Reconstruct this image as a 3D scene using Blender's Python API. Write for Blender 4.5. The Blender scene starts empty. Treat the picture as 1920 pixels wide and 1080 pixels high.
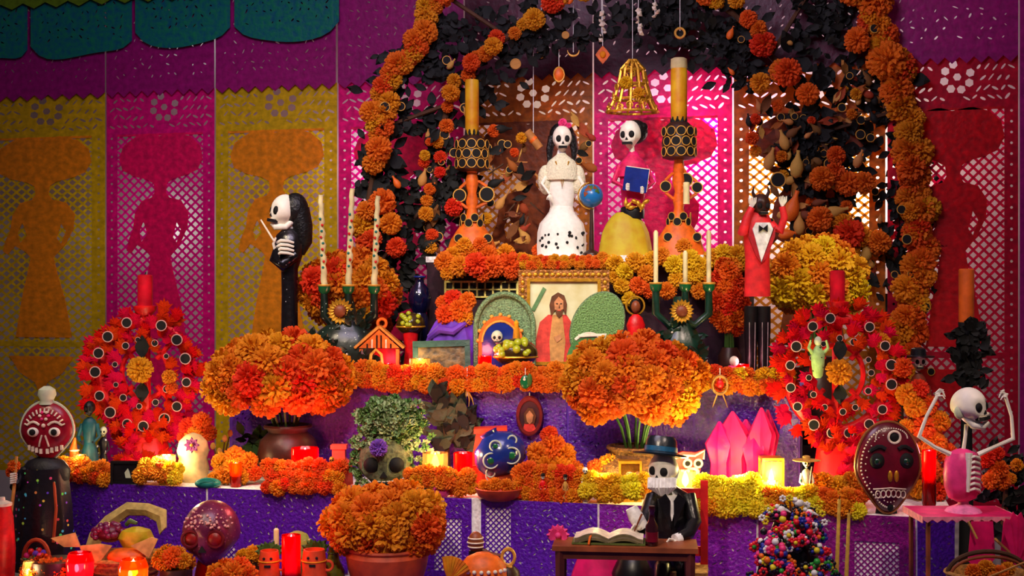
import bpy, math, random
from mathutils import Vector, Matrix, noise

C = bpy.context.scene
COL = C.collection
R = math.radians
rnd = random.Random(7)

# ------------------------------------------------------------------ camera
F = 2400.0                       # focal length in pixels of a 1920 wide frame
TH = R(14.0)                     # the altar is seen from a little to its right
D0 = 4.10
CZ = 1.20
VX, VY = -math.sin(TH), math.cos(TH)
CAM = Vector((-VX * D0, -VY * D0, CZ))
cd = bpy.data.cameras.new('camera')
cd.sensor_width = 36.0
cd.lens = 36.0 * F / 1920.0
cam = bpy.data.objects.new('camera', cd)
COL.objects.link(cam)
cam.location = CAM
cam.rotation_euler = (R(90), 0, TH)
C.camera = cam

# ------------------------------------------------------------------ view, world, lights
C.view_settings.view_transform = 'Standard'
C.view_settings.look = 'None'
C.view_settings.gamma = 1.0
C.view_settings.use_curve_mapping = False
C.view_settings.exposure = 0.55
w = bpy.data.worlds.new('world')
C.world = w
w.use_nodes = True
w.node_tree.nodes['Background'].inputs[0].default_value = (0.55, 0.40, 0.55, 1)
w.node_tree.nodes['Background'].inputs[1].default_value = 0.06


def at(px, py, Y):
    """Point of the altar plane Y seen at a pixel; also the depth along the view."""
    dx = VY * 1.0 * (px - 960) / F + VX
    dy = math.sin(TH) * (px - 960) / F + VY
    k = (Y - CAM.y) / dy
    return Vector((CAM.x + dx * k, Y, CZ - (py - 540) / F * k)), k


def lamp(name, kind, loc, power, col, target=None, size=0.1, angle=40, blend=0.6):
    l = bpy.data.lights.new(name, kind)
    l.energy = power
    l.color = col
    if kind == 'SPOT':
        l.spot_size = R(angle)
        l.spot_blend = blend
        l.shadow_soft_size = size
    elif kind == 'AREA':
        l.size = size
    else:
        l.shadow_soft_size = size
    o = bpy.data.objects.new(name, l)
    COL.objects.link(o)
    o.location = loc
    if target is not None:
        o.rotation_euler = (Vector(target) - Vector(loc)).to_track_quat('-Z', 'Y').to_euler()
    return o


# unseen gallery spots overhead, then backlights added behind the banners for their glow
lamp('gallery_spot_centre', 'SPOT', (0.7, -2.3, 3.0), 190, (1, 0.86, 0.66), (0.15, 0.3, 1.40), 0.05, 27, 0.9)
lamp('gallery_spot_left', 'SPOT', (-1.3, -2.2, 3.0), 105, (1, 0.80, 0.55), (-0.75, -0.1, 0.95), 0.08, 46, 0.9)
lamp('gallery_spot_right', 'SPOT', (1.9, -2.2, 3.0), 104, (1, 0.76, 0.62), (1.05, -0.2, 0.85), 0.08, 44, 0.9)
lamp('gallery_spot_low', 'SPOT', (0.2, -2.9, 2.6), 115, (1, 0.80, 0.60), (0.0, -0.55, 0.55), 0.06, 46, 0.9)
lamp('added_spot_bouquet', 'SPOT', (1.7, -1.6, 2.9), 95, (1, 0.95, 0.55), at(1535, 510, .25)[0], 0.04, 13, 0.6)  # unseen spot added to brighten the tall yellow bouquet
lamp('gallery_wash_left', 'SPOT', (-0.6, -2.0, 2.9), 75, (1, 0.88, 0.70), (-1.35, 0.8, 1.25), 0.3, 40, 1.0)
lamp('gallery_wash_top', 'AREA', (0.0, -1.6, 3.0), 28, (0.9, 0.75, 1.0), (0.0, 0.8, 1.9), 1.2)
for px_, py_, Y_, pw_, c_ in [(1312, 225, .87, 5, (.92, .62, 1)), (1575, 330, 1.0, 6, (1, .95, .8)),
                              (1050, 212, .86, 1.3, (1, .95, .6)), (1668, 400, .95, .7, (1, .85, .9)),
                              (1425, 330, 1.0, 4.5, (1, .96, .85)), (1870, 235, .84, .12, (1, .8, .9)),
                              (700, 300, .96, 1.6, (1, .75, .95)), (300, 420, 1.0, .5, (1, 1, 1)), (330, 60, .95, .5, (.9, .9, 1)), (1780, 60, .95, .4, (1, .8, 1))]:
    lamp('backlight', 'POINT', at(px_, py_, Y_)[0], pw_, c_, None, 0.05)


# ------------------------------------------------------------------ materials
def lin(c):
    return tuple((x / 255 / 12.92) if x / 255 <= .04045 else ((x / 255 + .055) / 1.055) ** 2.4 for x in c) + (1,)


MATS = {}


def mat(name, c, rough=.6, metal=0, var=.25, scale=60, bump=.15, vary=0, transl=0, emit=0, ecol=None, c2=None, spec=.4, spots=0, spotc=(240, 230, 220), spotscale=90, sheen=0):
    """Procedural material: noisy colour, fine bump, optional paper translucency, random per-object tint, painted spots."""
    if name in MATS:
        return MATS[name]
    m = bpy.data.materials.new(name)
    m.use_nodes = True
    nt = m.node_tree
    N, L = nt.nodes, nt.links
    b = N['Principled BSDF']
    out = N['Material Output']
    tc = N.new('ShaderNodeTexCoord')
    nz = N.new('ShaderNodeTexNoise')
    nz.inputs['Scale'].default_value = scale
    nz.inputs['Detail'].default_value = 4
    L.new(tc.outputs['Object'], nz.inputs['Vector'])
    mx = N.new('ShaderNodeMix')
    mx.data_type = 'RGBA'
    a = lin(c)
    bcol = lin(c2) if c2 else tuple(min(1, x * (1 + var)) for x in a[:3]) + (1,)
    mx.inputs[6].default_value = tuple(x * (1 - var) for x in a[:3]) + (1,)
    mx.inputs[7].default_value = bcol
    rp = N.new('ShaderNodeMapRange')
    rp.inputs[1].default_value = .32
    rp.inputs[2].default_value = .68
    L.new(nz.outputs['Fac'], rp.inputs[0])
    L.new(rp.outputs[0], mx.inputs[0])
    col = mx.outputs[2]
    if vary:
        oi = N.new('ShaderNodeObjectInfo')
        hs = N.new('ShaderNodeHueSaturation')
        m1 = N.new('ShaderNodeMapRange')
        m1.inputs[3].default_value = .5 - vary
        m1.inputs[4].default_value = .5 + vary
        L.new(oi.outputs['Random'], m1.inputs[0])
        L.new(m1.outputs[0], hs.inputs['Hue'])
        L.new(col, hs.inputs['Color'])
        col = hs.outputs[0]
    if spots:
        vo = N.new('ShaderNodeTexVoronoi')
        vo.inputs['Scale'].default_value = spotscale
        L.new(tc.outputs['Object'], vo.inputs['Vector'])
        st = N.new('ShaderNodeMath')
        st.operation = 'LESS_THAN'
        st.inputs[1].default_value = spots
        L.new(vo.outputs['Distance'], st.inputs[0])
        m2 = N.new('ShaderNodeMix')
        m2.data_type = 'RGBA'
        L.new(st.outputs[0], m2.inputs[0])
        L.new(col, m2.inputs[6])
        if spotc == 'many':
            hv = N.new('ShaderNodeHueSaturation')
            hv.inputs['Color'].default_value = (.8, .08, .08, 1)
            sx = N.new('ShaderNodeSeparateColor')
            L.new(vo.outputs['Color'], sx.inputs[0])
            L.new(sx.outputs[0], hv.inputs['Hue'])
            L.new(hv.outputs[0], m2.inputs[7])
        else:
            m2.inputs[7].default_value = lin(spotc)
        col = m2.outputs[2]
    L.new(col, b.inputs['Base Color'])
    b.inputs['Roughness'].default_value = rough
    b.inputs['Metallic'].default_value = metal
    b.inputs['Specular IOR Level'].default_value = spec
    if sheen:
        b.inputs['Sheen Weight'].default_value = sheen
    if bump:
        bp = N.new('ShaderNodeBump')
        bp.inputs['Strength'].default_value = bump
        bp.inputs['Distance'].default_value = .01
        L.new(nz.outputs['Fac'], bp.inputs['Height'])
        L.new(bp.outputs[0], b.inputs['Normal'])
    if emit:
        b.inputs['Emission Color'].default_value = lin(ecol or c)
        b.inputs['Emission Strength'].default_value = emit
    if transl:
        tr = N.new('ShaderNodeBsdfTranslucent')
        L.new(col, tr.inputs['Color'])
        ms = N.new('ShaderNodeMixShader')
        ms.inputs[0].default_value = transl
        L.new(b.outputs[0], ms.inputs[1])
        L.new(tr.outputs[0], ms.inputs[2])
        L.new(ms.outputs[0], out.inputs[0])
    MATS[name] = m
    return m


def glass(name, c, clear=.7):
    if name in MATS:
        return MATS[name]
    m = bpy.data.materials.new(name)
    m.use_nodes = True
    nt = m.node_tree
    N, L = nt.nodes, nt.links
    N.remove(N['Principled BSDF'])
    tp = N.new('ShaderNodeBsdfTransparent')
    tp.inputs[0].default_value = lin(c)
    tl = N.new('ShaderNodeBsdfTranslucent')
    tl.inputs[0].default_value = lin(c)
    gl = N.new('ShaderNodeBsdfGlossy')
    gl.inputs['Roughness'].default_value = .08
    m1 = N.new('ShaderNodeMixShader')
    m1.inputs[0].default_value = clear
    m2 = N.new('ShaderNodeMixShader')
    fr = N.new('ShaderNodeFresnel')
    fr.inputs[0].default_value = 1.4
    L.new(tl.outputs[0], m1.inputs[1])
    L.new(tp.outputs[0], m1.inputs[2])
    L.new(fr.outputs[0], m2.inputs[0])
    L.new(m1.outputs[0], m2.inputs[1])
    L.new(gl.outputs[0], m2.inputs[2])
    L.new(m2.outputs[0], N['Material Output'].inputs[0])
    MATS[name] = m
    return m


marigold = mat('marigold_orange', (240, 124, 8), .75, vary=.022, var=.35, scale=30, transl=.3, bump=.1)
marigold_deep = mat('marigold_deep', (234, 84, 6), .75, vary=.015, var=.35, scale=30, transl=.3, bump=.1)
marigold_yellow = mat('marigold_yellow', (232, 176, 14), .75, vary=.02, var=.3, scale=30, transl=.3, bump=.1)
marigold_candlelit = mat('marigold_candlelit', (236, 214, 30), .75, vary=.015, var=.25, scale=30, transl=.3, bump=.1)  # candle glow on the flower rows put into the petal colour
marigold_gold = mat('marigold_gold', (226, 140, 10), .75, vary=.02, var=.35, scale=30, transl=.3, bump=.1)
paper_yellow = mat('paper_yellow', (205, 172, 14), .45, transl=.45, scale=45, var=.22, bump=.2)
paper_orange = mat('paper_orange', (226, 140, 16), .45, transl=.4, scale=45, var=.22, bump=.2)
paper_magenta = mat('paper_magenta', (214, 8, 128), .4, transl=.45, scale=45, var=.22, bump=.2)
paper_rose = mat('paper_rose', (222, 12, 96), .4, transl=.4, scale=45, var=.22, bump=.2)
paper_gold_dim = mat('paper_gold_dim', (178, 104, 12), .45, transl=.35, scale=45, var=.3, bump=.2)  # gold paper darkened for the dim light behind the bride
paper_orange_dim = mat('paper_orange_dim', (128, 56, 14), .45, transl=.3, scale=45, var=.3, bump=.2)  # orange paper of the lady darkened for the same dim light
paper_crimson = mat('paper_crimson', (178, 8, 48), .4, transl=.45, scale=45, var=.22, bump=.2)
paper_scarlet = mat('paper_scarlet', (196, 10, 26), .4, transl=.4, scale=45, var=.22, bump=.2)
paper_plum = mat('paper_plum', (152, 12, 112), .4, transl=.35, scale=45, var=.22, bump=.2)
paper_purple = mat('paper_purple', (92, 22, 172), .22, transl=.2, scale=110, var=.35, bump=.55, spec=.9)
paper_plum_shaded = mat('paper_plum_shaded', (84, 5, 44), .4, transl=.3, scale=45, var=.25, bump=.2)  # plum paper darkened to stand for the shade inside the arch
paper_purple_lit = mat('paper_purple_lit', (136, 30, 176), .22, transl=.2, scale=110, var=.35, bump=.55, spec=.9)  # purple paper with pinkish light put into its colour
paper_purple_pinklit = mat('paper_purple_pinklit', (140, 14, 122), .22, transl=.2, scale=110, var=.35, bump=.55, spec=.9)  # purple paper with stronger pink light put into its colour
paper_teal = mat('paper_teal', (8, 104, 138), .4, transl=.35, scale=45, var=.22, bump=.3, c2=(18, 132, 92))
paper_olive = mat('paper_olive', (96, 128, 20), .4, transl=.35, scale=45, var=.22, bump=.3)
linen = mat('linen_white', (240, 232, 226), .8, scale=120)
wall_m = mat('wall_plaster', (208, 200, 196), .9, scale=8, var=.06)
floor_m = mat('floor_stone', (70, 56, 54), .5, scale=6)
bone = mat('bone_white', (236, 230, 214), .45, scale=40, var=.08, bump=.05)
bone_green = mat('bone_greenish', (196, 204, 172), .5, scale=40, var=.12, bump=.05)  # greenish bone tone
black = mat('black_paint', (14, 13, 16), .35, scale=50, bump=.05)
blackcloth = mat('black_cloth', (17, 14, 20), .55, scale=60, bump=.2)
soot = mat('socket_black', (6, 5, 6), .8)
red = mat('red_paint', (214, 18, 22), .4, scale=40)
redpaper = mat('red_paper', (200, 5, 7), .85, scale=25, transl=.15, spec=.1, vary=.012, var=.3)
redwax = mat('red_wax', (216, 14, 40), .4, scale=20, transl=.2)
gold = mat('gold_paint', (206, 150, 40), .35, metal=.6, scale=70)
goldrim = mat('gold_rim', (218, 160, 62), .45, metal=.2, scale=70)
whiterim = mat('white_rim', (214, 160, 152), .5)
orangeclay = mat('orange_clay', (224, 100, 20), .5, scale=40, var=.3)
darkgreen = mat('green_glaze', (8, 30, 20), .34, scale=25, spec=.7, var=.5, spots=.13, spotc=(190, 205, 180), spotscale=70)
greenglaze = mat('bright_green_glaze', (18, 96, 52), .2, scale=25, spec=.7)
wood = mat('dark_wood', (92, 40, 26), .45, scale=18, var=.4)
woodlight = mat('brown_wood', (134, 66, 34), .45, scale=18, var=.4)
terracotta = mat('terracotta', (176, 62, 22), .6, scale=30)
potdark = mat('dark_pottery', (52, 26, 20), .4, scale=30)
straw = mat('straw', (170, 120, 56), .8, scale=90, var=.4, bump=.5)
leafgreen = mat('leaf_green', (58, 92, 30), .6, scale=30, vary=.02)
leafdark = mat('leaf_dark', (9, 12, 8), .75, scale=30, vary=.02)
twig = mat('twig_brown', (74, 44, 22), .8, scale=40)
husk = mat('husk_tan', (188, 134, 62), .75, scale=40, vary=.02)
cream = mat('cream_wax', (238, 220, 160), .45, scale=20, transl=.15)
orangewax = mat('orange_wax', (248, 146, 14), .45, scale=14, transl=.25, c2=(252, 206, 40))
flame = mat('flame', (255, 214, 120), .5, emit=9, ecol=(255, 214, 130), bump=0)
flame_white = mat('flame_white', (255, 240, 200), .5, emit=14, ecol=(255, 236, 190), bump=0)
flame_pink = mat('flame_pink', (255, 180, 190), .5, emit=10, ecol=(255, 176, 196), bump=0)
glass_clear = glass('glass_clear', (250, 226, 170), .75)
glass_red = glass('glass_red', (240, 24, 40), .45)
glass_orange = glass('glass_orange', (250, 120, 20), .5)
pink = mat('pink_paint', (234, 40, 120), .45, scale=30)
pinkpaper = mat('pink_paper', (238, 24, 110), .5, scale=25, transl=.3)
purplecloth = mat('purple_cloth', (96, 30, 176), .6, scale=30, sheen=.4)
bluepaint = mat('cobalt_paint', (20, 40, 120), .2, scale=20, spec=.7)
teal = mat('teal_paint', (14, 120, 110), .4, scale=30)
maroon = mat('maroon_paint', (110, 8, 34), .35, scale=30)
yellowcloth = mat('yellow_cloth', (206, 160, 20), .6, scale=30, c2=(190, 170, 30))
glitter = mat('green_glitter', (112, 144, 100), .35, metal=.25, scale=220, var=.5, bump=.6)
hair = mat('black_hair', (10, 9, 11), .4, scale=120, bump=.4)
petalpink = mat('pink_petal', (240, 60, 130), .6, scale=40)
ivory = mat('ivory_paint', (230, 216, 190), .45, scale=40)


# ------------------------------------------------------------------ mesh builder (pixel units: x right, y away, z up)
class MB:
    def __init__(s):
        s.v, s.f = [], []

    def add(s, vs, fs):
        n = len(s.v)
        s.v += [tuple(p) for p in vs]
        s.f += [tuple(i + n for i in q) for q in fs]
        return s

    def xf(s, M, start=0):
        for i in range(start, len(s.v)):
            s.v[i] = tuple(M @ Vector(s.v[i]))
        return s

    def ell(s, c, rx, ry=None, rz=None, seg=14, rings=9, fn=None):
        ry = rx if ry is None else ry
        rz = rx if rz is None else rz
        vs, fs = [], []
        for i in range(rings + 1):
            a = math.pi * i / rings
            for j in range(seg):
                b = 2 * math.pi * j / seg
                d = Vector((math.sin(a) * math.cos(b), math.sin(a) * math.sin(b), math.cos(a)))
                if fn:
                    d = fn(d)
                vs.append((c[0] + d.x * rx, c[1] + d.y * ry, c[2] + d.z * rz))
        for i in range(rings):
            for j in range(seg):
                k = (j + 1) % seg
                fs.append((i * seg + j, (i + 1) * seg + j, (i + 1) * seg + k, i * seg + k))
        return s.add(vs, fs)

    def lathe(s, c, prof, seg=20, sx=1, sy=1, wave=0, nw=0):
        vs, fs = [], []
        for r, z in prof:
            for j in range(seg):
                b = 2 * math.pi * j / seg
                q = r * (1 + wave * math.cos(nw * b))
                vs.append((c[0] + q * sx * math.cos(b), c[1] + q * sy * math.sin(b), c[2] + z))
        n = len(prof)
        for i in range(n - 1):
            for j in range(seg):
                k = (j + 1) % seg
                fs.append((i * seg + j, i * seg + k, (i + 1) * seg + k, (i + 1) * seg + j))
        fs.append(tuple(reversed(range(seg))))
        fs.append(tuple((n - 1) * seg + j for j in range(seg)))
        return s.add(vs, fs)

    def tube(s, pts, rad, seg=8, flat=1):
        pts = [Vector(p) for p in pts]
        if not hasattr(rad, '__len__'):
            rad = [rad] * len(pts)
        vs, fs = [], []
        up = None
        for i, p in enumerate(pts):
            t = (pts[min(i + 1, len(pts) - 1)] - pts[max(i - 1, 0)]).normalized()
            if up is None:
                up = Vector((0, 1, 0)) if abs(t.y) < .9 else Vector((1, 0, 0))
            a = t.cross(up).normalized()
            up = a.cross(t).normalized()
            for j in range(seg):
                b = 2 * math.pi * j / seg
                vs.append(p + (a * math.cos(b) + up * math.sin(b) * flat) * rad[i])
        for i in range(len(pts) - 1):
            for j in range(seg):
                k = (j + 1) % seg
                fs.append((i * seg + j, i * seg + k, (i + 1) * seg + k, (i + 1) * seg + j))
        fs.append(tuple(reversed(range(seg))))
        fs.append(tuple((len(pts) - 1) * seg + j for j in range(seg)))
        return s.add(vs, fs)

    def box(s, c, sx, sy, sz, M=None, bev=0):
        x, y, z = sx / 2, sy / 2, sz / 2
        if bev:
            o = []
            for dx, dz in ((-1, -1), (1, -1), (1, 1), (-1, 1)):
                o += [(dx * x, dz * (z - bev)), (dx * (x - bev), dz * z)] if dx * dz > 0 else [(dx * (x - bev), dz * z), (dx * x, dz * (z - bev))]
            st = len(s.v)
            s.prism(o[1:] + o[:1] if False else sorted(o, key=lambda p: math.atan2(p[1], p[0])), -y, y)
        else:
            st = len(s.v)
            s.add([(-x, -y, -z), (x, -y, -z), (x, y, -z), (-x, y, -z), (-x, -y, z), (x, -y, z), (x, y, z), (-x, y, z)],
                  [(0, 3, 2, 1), (4, 5, 6, 7), (0, 1, 5, 4), (1, 2, 6, 5), (2, 3, 7, 6), (3, 0, 4, 7)])
        T_ = Matrix.Translation(Vector(c))
        return s.xf(T_ @ M if M else T_, st)

    def prism(s, poly, y0, y1, c=(0, 0, 0)):
        n = len(poly)
        vs = [(c[0] + x, c[1] + y0, c[2] + z) for x, z in poly] + [(c[0] + x, c[1] + y1, c[2] + z) for x, z in poly]
        fs = [tuple(range(n)), tuple(reversed(range(n, 2 * n)))]
        fs += [(i, i + n, (i + 1) % n + n, (i + 1) % n) for i in range(n)]
        return s.add(vs, fs)

    def torus(s, c, Rr, r, axis='y', seg=16, ms=6, sx=1, sz=1):
        vs, fs = [], []
        for i in range(seg):
            a = 2 * math.pi * i / seg
            for j in range(ms):
                b = 2 * math.pi * j / ms
                q = Rr + r * math.cos(b)
                u, v_, h = q * math.cos(a) * sx, q * math.sin(a) * sz, r * math.sin(b)
                p = (u, h, v_) if axis == 'y' else ((u, v_, h) if axis == 'z' else (h, u, v_))
                vs.append((c[0] + p[0], c[1] + p[1], c[2] + p[2]))
        for i in range(seg):
            for j in range(ms):
                fs.append((i * ms + j, ((i + 1) % seg) * ms + j, ((i + 1) % seg) * ms + (j + 1) % ms, i * ms + (j + 1) % ms))
        return s.add(vs, fs)

    def cyl(s, c, r, depth, seg=14):
        """A short cylinder along y (a disc facing the viewer)."""
        return s.prism([(r * math.cos(2 * math.pi * i / seg), r * math.sin(2 * math.pi * i / seg)) for i in range(seg)], -depth / 2, depth / 2, c)

    def mesh(s, name, m, scale=1.0):
        me = bpy.data.meshes.new(name)
        me.from_pydata([(x * scale, y * scale, z * scale) for x, y, z in s.v], [], s.f)
        me.validate()
        import bmesh
        bm = bmesh.new()
        bm.from_mesh(me)
        bmesh.ops.remove_doubles(bm, verts=bm.verts, dist=1e-6)
        bmesh.ops.recalc_face_normals(bm, faces=bm.faces)
        bm.to_mesh(me)
        bm.free()
        me.materials.append(m)
        me.shade_smooth()
        me.set_sharp_from_angle(angle=R(42))
        return me


def link(name, me, parent=None, loc=(0, 0, 0), rot=None, sc=None):
    o = bpy.data.objects.new(name, me)
    COL.objects.link(o)
    if parent is not None:
        o.parent = parent
    o.location = loc
    if rot is not None:
        o.rotation_euler = rot
    if sc is not None:
        o.scale = sc if hasattr(sc, '__len__') else (sc, sc, sc)
    return o


LABELS = set()


def tag(o, label, cat, group=None, kind=None):
    if label in LABELS and not group:
        print('DUPLICATE LABEL', label)
    LABELS.add(label)
    o['label'] = label
    o['category'] = cat
    if group:
        o['group'] = group
    if kind:
        o['kind'] = kind
    return o


class T:
    """A thing: an Empty at its base on a shelf, its parts given in photo pixels around that base."""

    def __init__(s, name, label, cat, px, Y, z, group=None, turn=0):
        P, k = at(px, 540, Y)
        s.s = k / F
        s.px = px
        s.py = 540 - (z - CZ) / s.s
        s.e = bpy.data.objects.new(name, None)
        s.e.empty_display_size = .05
        COL.objects.link(s.e)
        s.e.location = (P.x, Y, z)
        s.e.rotation_euler = (0, 0, TH + turn)
        tag(s.e, label, cat, group)

    def p(s, x, y, d=0):
        return Vector((x - s.px, d, s.py - y))

    def part(s, name, mb, m, parent=None, label=None, kind=None):
        o = link(name, mb.mesh(name, m, s.s), parent or s.e)
        if label:
            o['label'] = label
        if kind:
            o['kind'] = kind
        return o

    def inst(s, name, me, c, sc, rot=None, parent=None):
        """A shared unit mesh placed at pixel point c with pixel size sc."""
        v = [q * s.s for q in sc] if hasattr(sc, '__len__') else sc * s.s
        return link(name, me, parent or s.e, Vector(c) * s.s, rot, v)

    def flower(s, c, r, n=(0, -1, .3), m=None, name='flower', parent=None):
        q = Vector(n).to_track_quat('Z', 'Y')
        q = q @ Matrix.Rotation(rnd.uniform(0, 6.28), 3, 'Z').to_quaternion()
        return s.inst(name, flower_mesh(m or marigold, rnd.randrange(3)), c, r, q.to_euler(), parent)

    def light(s, c, power, col=(1, .62, .25), size=.015):
        M = Matrix.Translation(s.e.location) @ Matrix.Rotation(s.e.rotation_euler.z, 4, 'Z')
        return lamp('candle_light', 'POINT', M @ (Vector(c) * s.s), power, col, None, size)


SHARED = {}


def flower_mesh(m, k=0):
    """A crepe-paper marigold pompon of unit radius: ruffled petals around a core."""
    key = ('flower', m.name, k)
    if key in SHARED:
        return SHARED[key]
    g = random.Random(k * 17 + 5)
    mb = MB()
    mb.ell((0, 0, -.12), .62, .62, .5, 10, 6)
    n = 180
    for i in range(n):
        u = (i + .5) / n
        z = 1 - 1.45 * u
        rr = math.sqrt(max(0, 1 - z * z))
        a = i * 2.39996 + g.uniform(-.2, .2)
        d = Vector((rr * math.cos(a), rr * math.sin(a), z * .8)).normalized()
        t = d.cross(Vector((0, 0, 1)))
        t = t.normalized() if t.length > .01 else Vector((1, 0, 0))
        t = Matrix.Rotation(g.uniform(-.9, .9), 3, d) @ t
        b = d.cross(t)
        w_ = g.uniform(.085, .14)
        h = g.uniform(.86, 1.06)
        cur = g.uniform(-.08, .12)
        vs = [d * .42 - t * w_ * .4, d * .42 + t * w_ * .4,
              d * h * .82 - t * w_ + b * cur, d * h * .86 + b * (cur - .1), d * h * .82 + t * w_ + b * cur,
              d * (h - .05) - t * w_ * .9 + b * (cur + .14), d * h - t * w_ * .1 + b * (cur + .02), d * (h - .05) + t * w_ * .9 + b * (cur + .14)]
        mb.add(vs, [(0, 2, 3), (0, 3, 1), (1, 3, 4), (2, 5, 6, 3), (3, 6, 7, 4)])
    me = bpy.data.meshes.new('flower')
    me.from_pydata(mb.v, [], mb.f)
    me.materials.append(m)
    me.shade_smooth()
    me.set_sharp_from_angle(angle=R(60))
    SHARED[key] = me
    return me


def shared(key, fn, m):
    k = (key, m.name)
    if k not in SHARED:
        mb = MB()
        fn(mb)
        SHARED[k] = mb.mesh(key, m)
    return SHARED[k]


def leaf_fn(mb):
    """A pointed leaf of unit length along +z, folded at its midrib."""
    vs, fs = [], []
    prof = [(0, .04), (.25, .2), (.5, .27), (.75, .17), (1, .01)]
    for z, x in prof:
        vs += [(-x, -.08 * (1 - abs(z - .5)), z), (0, .05 - .25 * z * z, z), (x, -.08 * (1 - abs(z - .5)), z)]
    for i in range(4):
        fs += [(i * 3, i * 3 + 1, i * 3 + 4, i * 3 + 3), (i * 3 + 1, i * 3 + 2, i * 3 + 5, i * 3 + 4)]
    n = len(vs)
    vs += [(x, y + .03, z) for x, y, z in vs]
    fs += [tuple(reversed([j + n for j in q])) for q in fs]
    mb.add(vs, fs)


def burst_fn(mb):
    """A frayed three-tongued paper leaf, unit length."""
    pts = [(-.12, 0), (-.34, .28), (-.26, .34), (-.52, .66), (-.3, .6), (-.2, .84), (-.08, .74), (0, 1), (.08, .74), (.2, .84), (.3, .6), (.52, .66), (.26, .34), (.34, .28), (.12, 0)]
    n = len(pts)
    vs = [(x, -.1 * z * z + .1 * abs(x), z) for x, z in pts] + [(x, .04 - .1 * z * z + .1 * abs(x), z) for x, z in pts]
    c1, c2 = len(vs), len(vs) + 1
    vs += [(0, -.12, .45), (0, -.06, .45)]
    fs = [(i, (i + 1) % n, c1) for i in range(n)] + [((i + 1) % n + n, i + n, c2) for i in range(n)]
    fs += [(i, i + n, (i + 1) % n + n, (i + 1) % n) for i in range(n)]
    mb.add(vs, fs)


def ring_fn(mb):
    mb.torus((0, 0, 0), .9, .1, 'y', 18, 6)


def disc_fn(mb):
    mb.cyl((0, .05, 0), .84, .2, 14)


def eyelet(t, c, r, rim, hole=None, parent=None):
    o = t.inst('eyelet', shared('eyelet', ring_fn, rim), c, r, None, parent)
    if parent is None:
        h = link('eyelet_hole', shared('eyelet_hole', disc_fn, hole or soot), o)
    else:
        t.inst('eyelet_hole', shared('eyelet_hole', disc_fn, hole or soot), c, r, None, parent)
    return o


def smooth(a, b, x):
    x = min(1, max(0, (x - a) / (b - a)))
    return x * x * (3 - 2 * x)


def skull(t, c, w_, h, yaw=0, m=None, tilt=0, parent=None, teeth=True, name='skull', sock=None):
    """A human skull in one mesh: cranium, sunken sockets, cheekbones and jaw; sockets, nose and teeth are its sub-parts."""
    m = m or bone
    M = Matrix.Translation(c) @ Matrix.Rotation(tilt, 4, 'Y') @ Matrix.Rotation(yaw, 4, 'Z')

    def fn(d):
        q = d.copy()
        lo = smooth(-.05, -.85, d.z) if False else smooth(.05, .85, -d.z)
        q.x *= 1 - .42 * lo
        q.y *= 1 - .12 * lo
        if d.y > 0:
            q.y *= 1 + .12 * (1 - lo)
            q.z += .22 * lo * d.y
        for sx in (-1, 1):
            a = (d - Vector((sx * .40, -.88, -.02)).normalized()).length
            q *= 1 - .2 * (1 - smooth(.1, .42, a))
            a = (d - Vector((sx * .72, -.62, -.34)).normalized()).length
            q *= 1 + .07 * (1 - smooth(.1, .35, a))
        a = (d - Vector((0, -.9, -.3)).normalized()).length
        q *= 1 - .06 * (1 - smooth(.05, .2, a))
        a = (d - Vector((0, -.75, -.62)).normalized()).length
        q *= 1 + .08 * (1 - smooth(.1, .45, a))
        return q
    mb = MB().ell((0, 0, 0), w_ / 2, w_ * .56, h / 2, 26, 18, fn).xf(M)
    o = t.part(name, mb, m, parent)
    sub = o if parent is None else parent
    yf = -w_ * .56
    for sx in (-1, 1):
        t.part('eye_socket', MB().ell((sx * w_ * .2, yf * .74, -h * .01), w_ * .15, w_ * .1, h * .125, 12, 8).xf(M), sock or soot, sub)
    t.part('nose_hole', MB().prism([(-w_ * .07, -h * .04), (w_ * .07, -h * .04), (0, h * .06)], yf * .95, yf * .6, (0, 0, -h * .16)).xf(M), soot, sub)
    if teeth:
        t.part('mouth', MB().box((0, yf * .72, -h * .315), w_ * .42, w_ * .3, h * .09).xf(M), soot, sub)
        mb = MB()
        for i in range(5):
            for k in (0, 1):
                mb.box(((i - 2) * w_ * .08, yf * (.9 - .05 * abs(i - 2)), -h * (.285 + .058 * k)), w_ * .062, w_ * .06, h * .05)
        t.part('teeth', mb.xf(M), ivory, sub)
    return o


def fill2d(polys, name, m, ext=.0008):
    """A thin sheet lying in x-z cut from outlines; an outline inside another is a hole."""
    cu = bpy.data.curves.new(name, 'CURVE')
    cu.dimensions = '2D'
    cu.fill_mode = 'BOTH'
    cu.extrude = ext
    for q in polys:
        sp = cu.splines.new('POLY')
        sp.points.add(len(q) - 1)
        for i, (x, y) in enumerate(q):
            sp.points[i].co = (x, y, 0, 1)
        sp.use_cyclic_u = True
    o = bpy.data.objects.new(name, cu)
    COL.objects.link(o)
    dg = bpy.context.evaluated_depsgraph_get()
    me = bpy.data.meshes.new_from_object(o.evaluated_get(dg))
    bpy.data.objects.remove(o)
    bpy.data.curves.remove(cu)
    me.transform(Matrix.Rotation(R(90), 4, 'X'))
    me.name = name
    me.materials.clear()
    me.materials.append(m)
    return me


def recolour(me, m):
    c = me.copy()
    c.materials.clear()
    c.materials.append(m)
    return c


def ngon(cx, cy, r, n=8, ry=None, rot=0, a0=0):
    ry = r if ry is None else ry
    o = []
    for i in range(n):
        a = a0 + 2 * math.pi * i / n
        x, y = r * math.cos(a), ry * math.sin(a)
        o.append((cx + x * math.cos(rot) - y * math.sin(rot), cy + x * math.sin(rot) + y * math.cos(rot)))
    return o


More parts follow.
